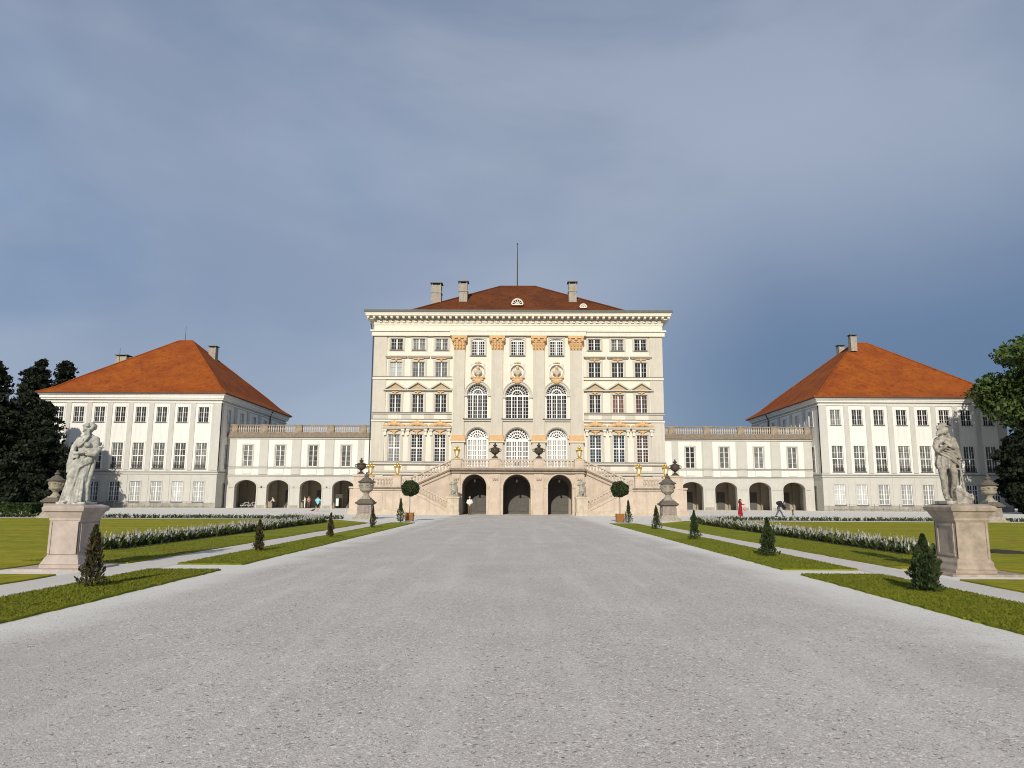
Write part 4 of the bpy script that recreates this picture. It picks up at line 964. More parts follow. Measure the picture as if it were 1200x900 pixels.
def head(mb,c,r=.105,yaw=0,tilt=0,roll=0):
    rt=Matrix.Rotation(R(yaw),3,'Z')@Matrix.Rotation(R(tilt),3,'X')@Matrix.Rotation(R(roll),3,'Y'); c=Vector(c)
    q=lambda p: c+rt@(Vector(p)*(r/.105))
    k=r/.105
    mb.ell(q((0,.01,.02)),(.082*k,.1*k,.105*k),16,12,rot=rt); mb.ell(q((0,-.035,-.055)),(.055*k,.06*k,.065*k),12,8,rot=rt)
    mb.tube([q((0,-.088,.025)),q((0,-.112,-.018))],[.012*k,.018*k],6); mb.ell(q((0,-.083,-.052)),(.026*k,.014*k,.009*k),8,5,rot=rt); mb.ell(q((0,-.08,-.088)),(.022*k,.02*k,.018*k),8,5,rot=rt)
    for s in(-1,1): mb.ell(q((s*.032,-.083,.012)),(.016*k,.01*k,.009*k),8,5,rot=rt); mb.ell(q((s*.032,-.086,.034)),(.024*k,.012*k,.008*k),8,5,rot=rt); mb.ell(q((s*.085,.01,0)),(.012*k,.022*k,.032*k),8,6,rot=rt)
    return q
def hand(mb,w,d,side,r=.011,curl=.5,up=(0,0,1)):
    """palm from wrist w along d, four fingers and a thumb"""
    w=Vector(w); d=Vector(d).normalized(); u=Vector(up); sd=d.cross(u).normalized(); nn=sd.cross(d).normalized()
    mb.ell(w+d*.045,(.04,.032,.045),10,7)
    for i,(o,L) in enumerate(((-.03,.062),(-.01,.074),(.011,.070),(.03,.054))):
        a=w+d*.075+sd*o; b=a+d*L*.55-nn*L*.25*curl; c=b+d*L*.4-nn*L*.6*curl; mb.tube([a,b,c],[r,r*.95,r*.8],6)
    a=w+d*.03+sd*.035*side; mb.tube([a,a+d*.03+sd*.03*side-nn*.01,a+d*.06+sd*.03*side-nn*.03*curl],[r*1.2,r*1.1,r*.9],6)
# ---- draped woman (head bowed to her right, arms gathered, holding a shell-like dish)
def statue_woman(x,y,z0):
    S=1.0; mb=MB(Fr(x,y,z0,0))
    mb.box(-.30,.27,-.24,.24,0,.05)
    base=mb
    # skirt, falling to the feet; weight on her right leg
    drape(mb,[(-.04,.0,.03,.235,.19,1.3),(-.045,.0,.12,.215,.175,1.5),(-.045,0,.3,.19,.16,1.3),(-.03,0,.5,.175,.155,1.2),(-.015,0,.7,.175,.15,1.),(0,0,.88,.19,.155,.8),(.01,0,1.0,.185,.145,.7),(.015,.0,1.1,.155,.12,.6),(.01,0,1.17,.14,.11,.4)],tw=.35,folds=10,amp=.03)
    mb.tube([(-.06,-.12,.92),(-.1,-.19,.6),(-.08,-.14,.32),(-.08,-.13,.08)],[.085,.088,.06,.05],12)   # forward leg under cloth
    mb.tube([(.08,-.06,.92),(.1,-.1,.55),(.1,-.06,.1)],[.09,.075,.055],12)
    for a in range(7):      # trailing folds
        t=a/6; xx=-.2+.36*t; mb.tube([(xx*.55+.03,-.13-.02*math.sin(a*2.),.95-.04*a),(xx*.8,-.17,.6),(xx*1.1-.03,-.19+.04*abs(t-.5),.05)],[.012,.022,.028],6)
    # rolled mantle across the hips, rising to her left
    for o in range(3): mb.tube([(-.21,-.02-.02*o,.86-.05*o),(-.1,-.17,.83-.05*o),(.06,-.19,.93-.045*o),(.19,-.1,1.04-.05*o),(.21,.05,1.08-.05*o)],[.035,.034,.036,.034,.03],8)
    mb.tube([(-.2,.0,.9),(-.23,-.02,.7),(-.2,-.05,.5),(-.22,-.03,.2)],[.05,.055,.04,.03],8)
    mb.tube([(.2,.0,1.05),(.2,-.03,.75),(.17,-.06,.4),(.19,-.03,.1)],[.05,.045,.04,.035],8)
    mb.tube([(.04,-.19,.9),(.0,-.2,.6),(-.06,-.2,.25),(-.1,-.2,.06)],[.022,.024,.022,.02],6)
    # torso
    mb.tube([(.01,0,1.08),(.01,-.01,1.2),(.0,.0,1.33),(-.0,.01,1.44)],[.13,.135,.155,.14],16,flat=(1.08,.78))
    mb.ell((-.075,-.11,1.31),(.068,.06,.066)); mb.ell((.075,-.11,1.31),(.068,.06,.066)); mb.ell((-.15,.01,1.42),(.085,.075,.08)); mb.ell((.15,.01,1.43),(.085,.075,.08))
    mb.tube([(0,.0,1.45),(.0,-.01,1.55)],[.062,.055],10)
    q=head(mb,(0,-.03,1.65),.108,-28,14,8)
    for p,r in(((-.06,.05,.08),.055),((.0,.06,.11),.065),((.06,.05,.08),.055),((.09,.0,.03),.045),((-.09,.0,.04),.045),((0,.11,.02),.06),((.0,-.03,.12),.05),((-.05,-.05,.10),.04),((.05,-.05,.10),.04)): mb.ell(q(p),(r,r,r*.85),10,7)
    mb.ell(q((0,.13,.06)),(.05,.05,.05),8,6)
    mb.tube([q((.05,-.03,.0)),(.07,-.12,1.5),(.03,-.16,1.38),(-.04,-.17,1.28)],[.03,.03,.026,.016],8)    # long locks over the breast
    mb.tube([q((-.04,.05,-.02)),(-.05,-.06,1.48),(-.02,-.15,1.38)],[.03,.028,.016],8)
    # her right arm folds across the waist, cloth gathered
    mb.tube([(-.17,.01,1.42),(-.245,-.01,1.27),(-.235,-.05,1.16)],[.065,.056,.05],12); mb.tube([(-.235,-.05,1.15),(-.1,-.17,1.11),(.02,-.2,1.13)],[.05,.04,.03],12); hand(mb,(.02,-.2,1.13),(1,-.15,.1),1)
    for o in range(3): mb.tube([(-.29,-.02,1.12-.03*o),(-.2,-.12,1.09-.03*o),(-.05,-.17,1.07-.02*o)],[.03,.028,.022],8)
    mb.tube([(-.25,-.04,1.12),(-.24,-.06,.98),(-.22,-.06,.84)],[.05,.045,.03],8)
    # her left arm reaches forward holding a dish
    mb.tube([(.17,.01,1.43),(.225,-.03,1.28),(.2,-.1,1.17)],[.065,.055,.048],12); mb.tube([(.2,-.1,1.16),(.26,-.17,1.17),(.33,-.2,1.21)],[.046,.036,.028],12); hand(mb,(.33,-.2,1.21),(.7,-.2,.35),-1)
    mb.tube([(.14,-.18,1.10),(.28,-.19,1.10),(.37,-.2,1.2),(.43,-.2,1.3)],[.04,.07,.05,.015],10)
    for o in range(6): mb.tube([(-.27+.022*o,-.05-.02*o,1.1),(-.285+.028*o,-.07-.02*o,.9),(-.27+.03*o,-.08-.02*o,.7)],[.022,.02,.014],6)
    # plinth foot
    mb.ell((-.11,-.22,.06),(.05,.1,.035)); mb.ell((.1,-.2,.06),(.045,.08,.03))
    for i,v in enumerate(mb.v): X=v.x-x; Z=v.z-z0; mb.v[i]=Vector((x+X*1.14+.07*max(0,Z-.05)+.03,y+(v.y-y)*1.08,z0+Z*1.02))
    me=fuse(mb,.0105,1,M['marble'],'draped_woman_statue',(x,y,z0),disp=(.012,.05))
    return mkobj('draped_woman_statue',me,None,(x,y,z0))
tag(statue_woman(-9.93,16.55,1.42),'white marble statue of a half-draped woman with bowed head on her pedestal','statue')
def statue_man(x,y,z0):
    mb=MB(Fr(x,y,z0,0))
    mb.box(-.19,.38,-.24,.26,0,.07)
    # standing right leg and relaxed left leg
    mb.tube([(-.09,.0,.95),(-.12,-.05,.72),(-.10,-.03,.52),(-.07,.0,.3),(-.05,.01,.12)],[.095,.084,.06,.062,.038],14)
    mb.ell((-.035,-.07,.1),(.045,.11,.035)); 
    mb.tube([(.08,.0,.93),(.115,-.10,.7),(.10,-.10,.5),(.10,-.02,.3),(.10,.0,.12)],[.09,.078,.056,.056,.036],14)
    mb.ell((.1,-.07,.1),(.042,.1,.033))
    # tunic: hips, waist, chest
    drape(mb,[(-.02,0,.78,.16,.14,1.0),(-.02,0,.86,.185,.155,1.1),(-.02,0,.98,.185,.15,.8),(-.01,0,1.08,.155,.12,.5),(0,0,1.14,.15,.115,.4)],folds=9,amp=.026,tw=.5)
    mb.tube([(0,0,1.1),(.01,0,1.22),(.02,.0,1.36),(.03,.01,1.45)],[.125,.14,.165,.145],16,flat=(1.08,.8))
    mb.ell((-.06,-.1,1.33),(.09,.05,.07)); mb.ell((.09,-.1,1.33),(.09,.05,.07)); mb.ell((-.13,.0,1.42),(.08,.075,.08)); mb.ell((.19,.0,1.42),(.085,.08,.085))
    mb.tube([(0.,.0,1.45),(-.03,-.02,1.56)],[.066,.06],10)
    q=head(mb,(-.06,-.05,1.66),.115,-70,-18,-6)
    mb.tube([q((0,-.095,.03)),q((0,-.135,-.02))],[.014,.02],6); mb.ell(q((0,-.1,.04)),(.03,.03,.014),8,5)
    mb.tube([q((0,-.06,-.07)),q((0,-.10,-.12)),q((0,-.11,-.16))],[.05,.042,.022],8)   # beard
    for p in((.06,.06,.0),(-.06,.06,.0),(.0,.1,-.01),(.07,.03,-.05),(-.07,.03,-.05),(.03,.1,-.09),(-.03,.1,-.09)): mb.ell(q(p),(.05,.05,.055),8,6)
    # flat hat
    h=q((0,.02,.1)); mb.lathe([(.07,-.02),(.125,-.005),(.13,.01),(.085,.02),(.09,.055),(.10,.07),(.03,.075)],h.x,h.y,h.z-.01,16)
    # arms folded to the chest
    mb.tube([(-.14,.0,1.42),(-.215,-.02,1.28),(-.2,-.08,1.18)],[.07,.062,.054],12); mb.tube([(-.2,-.08,1.18),(-.1,-.18,1.26),(-.02,-.2,1.36)],[.052,.042,.032],12); hand(mb,(-.02,-.2,1.36),(.35,-.1,.8),1,up=(0,1,0))
    mb.tube([(.2,.0,1.42),(.255,-.03,1.26),(.2,-.12,1.18)],[.07,.06,.054],12); mb.tube([(.2,-.12,1.18),(.08,-.2,1.25),(-.04,-.21,1.32)],[.052,.042,.032],12); hand(mb,(-.04,-.21,1.32),(-.6,-.1,.6),-1,up=(0,1,0))
    # cloak from the shoulders, across the body to the left hip and down behind
    for o in range(5): mb.tube([(.05,-.13,1.44-.035*o),(.14,-.17,1.3-.035*o),(.25,-.12,1.15-.03*o),(.27,.0,1.02-.02*o)],[.03,.034,.036,.03],8)
    for o in range(4): mb.tube([(-.15,-.1,1.3-.06*o),(.02,-.16,1.22-.07*o),(.18,-.15,1.1-.07*o)],[.02,.024,.022],8)
    drape(mb,[(.22,.08,.42,.09,.07,1.2),(.23,.07,.6,.10,.08,1.2),(.25,.06,.8,.10,.08,1.2),(.25,.05,1.0,.10,.09,1.),(.22,.05,1.2,.11,.09,.8),(.16,.06,1.4,.12,.09,.5)],seg=24,folds=5,amp=.02,tw=.3)
    mb.tube([(.02,.12,1.42),(.0,.14,1.1),(.04,.14,.8),(.1,.12,.5)],[.13,.13,.13,.1],12,flat=(1.1,.5))
    # tree stump, anchor-like club leaning on the rock
    mb.tube([(.13,.14,.06),(.14,.13,.4),(.16,.1,.72)],[.11,.09,.075],10)
    mb.tube([(.25,-.1,.86),(.27,-.12,.5),(.3,-.13,.2)],[.022,.026,.034],8); mb.tube([(.19,-.1,.78),(.33,-.11,.76)],.022,8); mb.ell((.25,-.1,.92),(.032,.032,.045))
    hand(mb,(.24,-.06,.98),(.05,-.15,-.6),1,up=(0,1,0)); mb.tube([(.25,-.02,1.14),(.25,-.05,.99)],[.05,.032],8)
    mb.prism_xz([(.08,.07),(.36,.07),(.36,.12),(.1,.34),(.06,.3)],-.18,.18)
    mb.tube([(.1,-.16,.34),(.25,-.17,.22),(.4,-.17,.13)],[.035,.04,.035],8); mb.tube([(.36,-.17,.2),(.42,-.17,.22),(.45,-.16,.16),(.44,-.16,.09),(.38,-.16,.08)],.025,6)
    mb.ell((.2,-.14,.3),(.07,.06,.05)); mb.ell((.32,-.14,.22),(.06,.06,.05))
    me=fuse(mb,.0105,1,M['marbledk'],'hatted_man_statue',(x,y,z0),disp=(.012,.05))
    return mkobj('hatted_man_statue',me,None,(x,y,z0))
tag(statue_man(9.70,16.5,1.52),'stained marble statue of a bearded man in a flat hat and cloak on his pedestal','statue')
# ================================================================== TOPIARY
def cone(x,y,h,w,label,brown=False,sparse=False,n=2600,seed=1):
    t=thing('conical_topiary',label,'topiary',(x,y,.03),'small clipped yews in the grass verges')
    mb=MB(); mb.tube([(x,y,.0),(x+.01,y,h*.5),(x,y+.01,h*.93)],[.03,.02,.008],6)
    tr=mb.build('trunk',M['trunk'],t)
    rg=np.random.default_rng(seed)
    u=rg.random(n)**(.8); z=u*h*.97
    prof=(w/2)*np.clip((1-u)**.85,0.03,1)*(1+.18*np.sin(9*u+seed)+.12*np.sin(23*u+seed*2))
    prof*=np.where(u<.08,.75+u*3,1)
    a=rg.random(n)*2*PI; lump=1+.16*np.sin(a*3+u*11+seed)+.1*np.sin(a*5-u*17)
    rr=prof*lump*(rg.random(n)**(.45 if not sparse else .7))
    if sparse:
        k=np.sin(a*4+z*14)+rg.normal(size=n)*.5>-.3; z,a,rr,u=z[k],a[k],rr[k],u[k]
    m=len(z); C=np.stack([np.cos(a)*rr,np.sin(a)*rr,z+.04],1)
    # a few spiky leader shoots
    s=.034*(h/1.6)**.5 if h>1.2 else .03
    d=np.stack([np.cos(a)*.6,np.sin(a)*.6,np.full(m,.9)],1)+rg.normal(size=(m,3))*.45; d/=np.linalg.norm(d,axis=1)[:,None]
    e=rg.normal(size=(m,3)); e-=d*(d*e).sum(1)[:,None]; e/=np.linalg.norm(e,axis=1)[:,None]
    k=(.6+.8*rg.random(m))[:,None]
    mats=[M['yew'],M['yewbrown']]; mi=(rg.random(m)<(.75 if brown else .10)).astype(int)
    me=quads('foliage',C,d*s*k,e*s*.38*k,mats,mi); mkobj('foliage',me,t,(x,y,.03))
cone(-7.46,13.1,1.05,.52,'wispy browning conical shrub in the verge nearest the draped woman statue',True,True,2300,1)
cone(-7.6,21.9,.88,.36,'small browning conical shrub, second from the near left corner',True,False,1700,2)
cone(-7.5,29.9,.93,.34,'small browning conical shrub in the middle of the left verge',True,False,1500,3)
cone(-7.6,39.2,1.1,.42,'slender browning conical shrub in front of the left vase pedestal',True,False,1200,4)
cone(-7.65,48.9,1.55,.62,'dark green conical yew beside the left ball tree planter',False,False,1500,5)
cone(7.55,49.4,1.5,.6,'dark green conical yew beside the right ball tree planter',False,False,1500,6)
cone(7.38,38.8,1.22,.58,'dark conical yew in the right verge, nearest but one to the ball tree',False,False,1500,7)
cone(7.1,29.4,1.12,.52,'dark conical yew in the middle of the right verge',False,False,1700,8)
cone(7.12,20.95,1.03,.58,'bushy dark conical yew, second from the near right corner',False,False,2600,9)
cone(7.2,13.15,.95,.62,'broad dark bushy yew in the near right corner before the hatted male statue',False,False,5200,10)
def balltree(x,y,label,side):
    t=thing('ball_tree',label,'topiary tree',(x,y,0),'ball trees in planters')
    mb=MB(); mb.taper(x,y,.05,.52,.20,.20,.25,.25); mb.box(x-.28,x+.28,y-.28,y+.28,.52,.58)
    for u in(-1,1):
        for v in(-1,1): mb.box(x+u*.24-.03,x+u*.24+.03,y+v*.24-.03,y+v*.24+.03,0,.6)
    for u in(-1,1): mb.tube([(x+u*.24,y,.4),(x+u*.36,y,.4)],.02,6)
    pl=mb.build('planter',M['terracotta'],t); mb=MB(); mb.box(x-.23,x+.23,y-.23,y+.23,.54,.585); mb.build('soil',M['soil'],pl)
    mb=MB(); mb.tube([(x,y,.5),(x+.015,y,1.1),(x,y,1.9)],[.035,.03,.028],8)
    for k in range(7): a=k*.9; mb.tube([(x,y,1.7),(x+math.cos(a)*.3,y+math.sin(a)*.3,2.1+.1*(k%3))],[.02,.01],5)
    mb.build('trunk',M['ptrunk'],t)
    rg=np.random.default_rng(int(abs(x)*10)+side); n=7000; v=rg.normal(size=(n,3)); v/=np.linalg.norm(v,axis=1)[:,None]
    r=.62*(.55+.45*rg.random(n)**.4)*(1+.05*np.sin(v[:,0]*9)+.05*np.sin(v[:,2]*8+v[:,1]*6)); C=v*r[:,None]*np.array([1,1,.88])+np.array([0,0,2.25])
    U,V=rand_axes(n,.035); me=quads('crown',C,U,V,[M['yew'],M['yewbrown']],(rg.random(n)<.05).astype(int)); mkobj('crown',me,t,(x,y,0))
balltree(-7.35,50.9,'clipped ball tree on a thin stem in an orange planter, left of the arches',1); balltree(7.15,50.6,'clipped ball tree on a thin stem in an orange planter, right of the arches',2)

# ================================================================== FLOWER BORDERS
def border(name,label,path,rows,seed,h=.40,step=.14,white=.7):
    rg=np.random.default_rng(seed); pts=[]
    for (a,b) in zip(path,path[1:]):
        a=np.array(a);b=np.array(b); L=np.linalg.norm(b-a); t=(b-a)/L; nrm=np.array([-t[1],t[0]]); n=int(L/step)
        for r in rows:
            for i in range(n): pts.append(a+t*(i+rg.random())*step+nrm*(r+rg.normal()*.07))
    P=np.array(pts); n=len(P); q=white
    Cs,Us,Vs,Ms=[],[],[],[]
    hh=h*(.6+.5*rg.random(n))
    for k in range(9):   # leaves
        a=rg.random(n)*2*PI; zz=hh*(.08+.075*k); rad=.06+.07*rg.random(n)
        Cs.append(np.stack([P[:,0]+np.cos(a)*rad,P[:,1]+np.sin(a)*rad,zz+.03],1)); d=np.stack([np.cos(a)*.7,np.sin(a)*.7,.6+rg.random(n)*.5],1)*.075
        e=np.stack([-np.sin(a),np.cos(a),np.zeros(n)],1)*.028; Us.append(d);Vs.append(e);Ms.append(np.zeros(n,int))
    f=rg.random(n)<q; Pf=P[f]; hf=hh[f]; m=len(Pf); lx=rg.normal(size=m)*.03; ly=rg.normal(size=m)*.03
    for k in range(7):   # upright blossom spike
        a=rg.random(m)*2*PI; zz=hf*(.62+.085*k); w=.019*(1-.1*k)
        Cs.append(np.stack([Pf[:,0]+lx*k*.3+np.cos(a)*.015,Pf[:,1]+ly*k*.3+np.sin(a)*.015,zz+.03],1)); d=np.stack([np.cos(a)*.012,np.sin(a)*.012,np.full(m,.032)],1); e=np.stack([-np.sin(a),np.cos(a),np.zeros(m)],1)*w
        Us.append(d);Vs.append(e);Ms.append(np.full(m,1))
    me=quads(name,np.concatenate(Cs),np.concatenate(Us),np.concatenate(Vs),[M['fgreen'],M['fwhite']],np.concatenate(Ms))
    tag(mkobj(name,me,None,(0,0,0)),label,'flower border',None,'stuff')
    mb=MB(); w=max(abs(r) for r in rows)+.28
    for a,b in zip(path,path[1:]):
        a=Vector(a);b=Vector(b); t=(b-a).normalized(); nn=Vector((-t.y,t.x))*w
        mb.poly([(*(a-nn),.045),(*(b-nn),.045),(*(b+nn),.045),(*(a+nn),.045)])
    tag(mb.build('border_soil',M['soil'],None,origin=(0,0,0),recalc=False),kind='structure')
border('flower_border','white flowering border running along the left lawn',[(-12.4,22.),(-12.6,46.5),(-13.6,50.5),(-17,54.2)],(-.35,-.1,.15,.4),21)
border('flower_border','white flowering border running along the right lawn',[(12.0,21.8),(12.3,46.5),(13.4,52),(17,56.0)],(-.35,-.1,.15,.4),22)
border('flower_border','thin far flower border closing the left lawn',[(-13,55.6),(-64,55.9)],(-.15,.15),23,h=.34,step=.2,white=.4)
border('flower_border','thin far flower border closing the right lawn',[(13.5,57.2),(66,57.2)],(-.15,.15),24,h=.34,step=.2,white=.4)
# grass blades standing in the near verges
rg=np.random.default_rng(3); A=[]
for x0,x1,y0,y1 in STR:
    if y0>10: y0_,y1_,n=y0,min(y1,30),9000
    else: y0_,y1_,n=7.5,y1,20000
    X=rg.uniform(x0-.01,x1+.01,n); Y=y0_+(y1_-y0_)*rg.random(n)**1.3; A.append(np.stack([X,Y],1))
for xa,xb in((-12,-9.3),(8.95,11.5)):
    n=9000; A.append(np.stack([rg.uniform(xa,xb,n),18+12*rg.random(n)**1.3],1))
A=np.concatenate(A); n=len(A); a=rg.random(n)*2*PI; hh=.006+.008*rg.random(n)
C=np.stack([A[:,0],A[:,1],.034+hh*.8],1); U=np.stack([rg.normal(size=n)*.008,rg.normal(size=n)*.008,hh],1); V=np.stack([np.cos(a),np.sin(a),np.zeros(n)],1)*.006
tag(mkobj('grass_blades',quads('grass_blades',C,U,V,M['blade']),None,(0,0,0)),'short mown grass blades in the verges beside the gravel','grass',None,'stuff')
# loose pebbles on the near gravel
n=52000; Y=3.6+9.5*rg.random(n)**1.5; X=(rg.random(n)-.5)*2*np.minimum(6.4,Y*.76); a=rg.random(n)*2*PI; r=.0028+.0055*rg.random(n)**2.2
v=np.empty((n*5,3),np.float32)
for k in range(4):
    q=r*(.7+.6*rg.random(n)); v[k::5]=np.stack([X+np.cos(a+k*PI/2)*q,Y+np.sin(a+k*PI/2)*q,np.full(n,.0005)],1)
v[4::5]=np.stack([X+rg.normal(size=n)*.001,Y+rg.normal(size=n)*.001,r*(.6+.5*rg.random(n))],1)
me=bpy.data.meshes.new('pebbles'); me.vertices.add(n*5); me.vertices.foreach_set('co',v.ravel()); me.loops.add(n*12)
ix=(np.arange(n)[:,None]*5+np.array([0,1,4,1,2,4,2,3,4,3,0,4])[None,:]).astype(np.int32); me.loops.foreach_set('vertex_index',ix.ravel()); me.polygons.add(n*4); me.polygons.foreach_set('loop_start',np.arange(0,n*12,3,dtype=np.int32))
for q in(mat('grey_pebble',(.48,.45,.41),.9,.3,30),mat('pale_pebble',(.66,.63,.58),.9,.2,30),mat('dark_pebble',(.26,.24,.22),.9,.3,30)): me.materials.append(q)
me.polygons.foreach_set('material_index',np.repeat(rg.choice([0,0,0,1,1,1,2],n),4).astype(np.int32)); me.update(calc_edges=True)
tag(mkobj('pebbles',me,None,(0,0,.0)),'loose grey and white pebbles scattered over the near gravel drive','pebbles',None,'stuff')
# molehill patch
mb=MB(); mb.ell((14.9,22.9,.03),(.5,.7,.09),16,8); mb.ell((15.2,22.5,.03),(.3,.3,.07),12,6); 
tag(mkobj('molehill',fuse(mb,.05,1,M['soil'],'molehill',(15,22.8,0),disp=(.04,.15)),None,(15,22.8,0)),'low brown molehill on the lawn right of the hatted male statue','molehill')

# ================================================================== HEDGE AND TREES
x0,x1,y0,y1,h=-52,-38.9,58.8,60.8,1.0
n=16000; rg=np.random.default_rng(8); f=rg.integers(0,3,n); C=np.stack([rg.uniform(x0,x1,n),rg.uniform(y0,y1,n),rg.uniform(.05,h,n)],1)
C[f==0,2]=h-rg.random((f==0).sum())*.12; C[f==1,1]=y0+rg.random((f==1).sum())*.12; C[(f==2)&(C[:,0]>-41),0]=x1-.1
U,V=rand_axes(n,.075); t=thing('hedge','low clipped green hedge beneath the dark conifers at the left edge','hedge',((x0+x1)/2,60,0)); mkobj('foliage',quads('foliage',C-np.array([(x0+x1)/2,60,0]),U,V,M['hedge']),t,((x0+x1)/2,60,0))
mb=MB(); 
for i in range(12): x=x0+.6+i*1.1; mb.tube([(x,59.8,0),(x,59.8,1.0)],.04,5)
mb.build('stems',M['trunk'],t)
def conifer(x,y,h,r,label,n=14000,seed=0,shape=.8,lean=0,size=.2,z0=.3,droop=.35):
    t=thing('conifer',label,'tree',(x,y,0),'tall dark conifers beyond the left lawn')
    rg=np.random.default_rng(seed); mb=MB(); mb.tube([(x,y,0),(x+lean*.3,y,h*.5),(x+lean,y,h*.97)],[h*.022,h*.014,.04],8)
    nb=int(h*9); C=[];D=[]
    bz=z0+(h-z0)*(np.arange(nb)+rg.random(nb))/nb; ba=rg.random(nb)*2*PI
    for z,a in zip(bz,ba):
        u=(z-z0)/(h-z0); L=r*max(.05,(1-u)**shape)*(.65+.55*rg.random())*(1+.18*math.sin(u*23+seed)); up=.35*(u-.4)
        m=max(6,int(n/nb*(.25+1.6*(1-u)))); s=rg.random(m)**.6; X=lean*u
        px=math.cos(a)*L*s; py=math.sin(a)*L*s; pz=z+L*s*up-droop*L*s*s+rg.normal(size=m)*.12*(.5+L*.25)
        w=.14*L+.12; px=px+rg.normal(size=m)*w; py=py+rg.normal(size=m)*w
        C.append(np.stack([px+X,py,np.maximum(pz,.1)],1)); 
        if len(D)<26 and u<.8: D.append(1); mb.tube([(x+X,y,z),(x+X+math.cos(a)*L*.8,y+math.sin(a)*L*.8,z+L*.8*up-droop*L*.5)],[.06,.02],4)
    mb.build('trunk',M['trunk'],t)
    C=np.concatenate(C); U,V=rand_axes(len(C),size,.4); mkobj('crown',quads('crown',C,U,V,M['conif']),t,(x,y,0))
conifer(-66.3,91,18.6,5.2,'tall dark conifer with a drooping tip at the left edge, tallest of the near row',26000,11,.55,-.3,.24)
conifer(-62.0,94,13.8,4.6,'broad dark conifer touching the left corner of the left pavilion',24000,12,.5,.2,.24)
conifer(-72.0,96,15.0,5.5,'broad dark conifer cut by the left edge of the picture',14000,13,.55,0,.26)
conifer(-60.6,88.5,7.6,3.4,'low dark conifer below the taller ones, nearest the left vase on the lawn',16000,14,.45,0,.22)
conifer(-81.3,122,24.6,3.3,'narrow conifer rising behind, just left of the orange pavilion roof',24000,15,.42,0,.3,droop=.1)
conifer(-92.5,136,25.5,4.2,'shorter rounded conifer behind the row, between the tall tips at the left',24000,16,.35,0,.3,droop=.05)
conifer(-86.2,136,27.0,3.1,'narrow conifer close beside the orange roof, farthest right of the dark ones',22000,17,.35,0,.3,droop=.05)
def broadleaf(x,y,h,r,label,n,seed,mname,size=.26,zc=.6,low=.0):
    t=thing('broadleaf_tree',label,'tree',(x,y,0),'trees beyond the right lawn'); rg=np.random.default_rng(seed)
    mb=MB(); mb.tube([(x,y,0),(x+.2,y,h*.3),(x,y,h*.62)],[h*.026,h*.02,.12],10)
    cl=[]; 
    for k in range(70):
        v=rg.normal(size=3); v/=np.linalg.norm(v); q=rg.random()**.33*.92
        c=np.array([v[0]*r*q,v[1]*r*q,h*zc+v[2]*h*(1-zc)*q*.92]); 
        if v[2]<0 : c[2]=h*zc+v[2]*(h*zc-low-1)*q
        cl.append((c,r*(.16+.16*rg.random())))
        if k<26: mb.tube([(x,y,h*(.25+.3*rg.random())),(x+c[0]*.5,y+c[1]*.5,c[2]*.75+h*.08),(x+c[0],y+c[1],c[2])],[.16,.09,.03],5)
    mb.build('trunk',M['trunk'],t); C=[]
    for c,s in cl:
        m=n//70; v=rg.normal(size=(m,3)); v/=np.linalg.norm(v,axis=1)[:,None]; C.append(c+v*(s*(.35+.75*rg.random(m)**.6))[:,None]*np.array([1.25,1.25,.62]))
    C=np.concatenate(C); C[:,2]=np.maximum(C[:,2],.2); U,V=rand_axes(len(C),size,.6); mkobj('crown',quads('crown',C,U,V,M[mname]),t,(x,y,0))
broadleaf(71.0,93,25.5,9.8,'tall leafy deciduous tree over the right corner of the right pavilion',38000,31,'decid',.22,.64,8)
broadleaf(67.6,92,15.6,4.6,'dense dark tree standing beneath the tall leafy tree at the right edge',34000,32,'conif',.22,.45,.2)
broadleaf(65.6,94.5,9.0,3.2,'low dark bushy tree at the foot of the right pavilion corner',20000,33,'conif',.2,.5,.0)
broadleaf(66.6,92.5,12.5,4.4,'dark bush filling the gap between the trees at the right edge',26000,35,'conif',.2,.45,-1.)
broadleaf(64.0,90,5.5,3.4,'dark shrub at the foot of the right edge trees, nearest the lawn',16000,36,'conif',.18,.4,-1.)
broadleaf(74.5,90,19,6.5,'dark tree cut by the right edge of the picture',16000,34,'conif',.26,.5,.3)

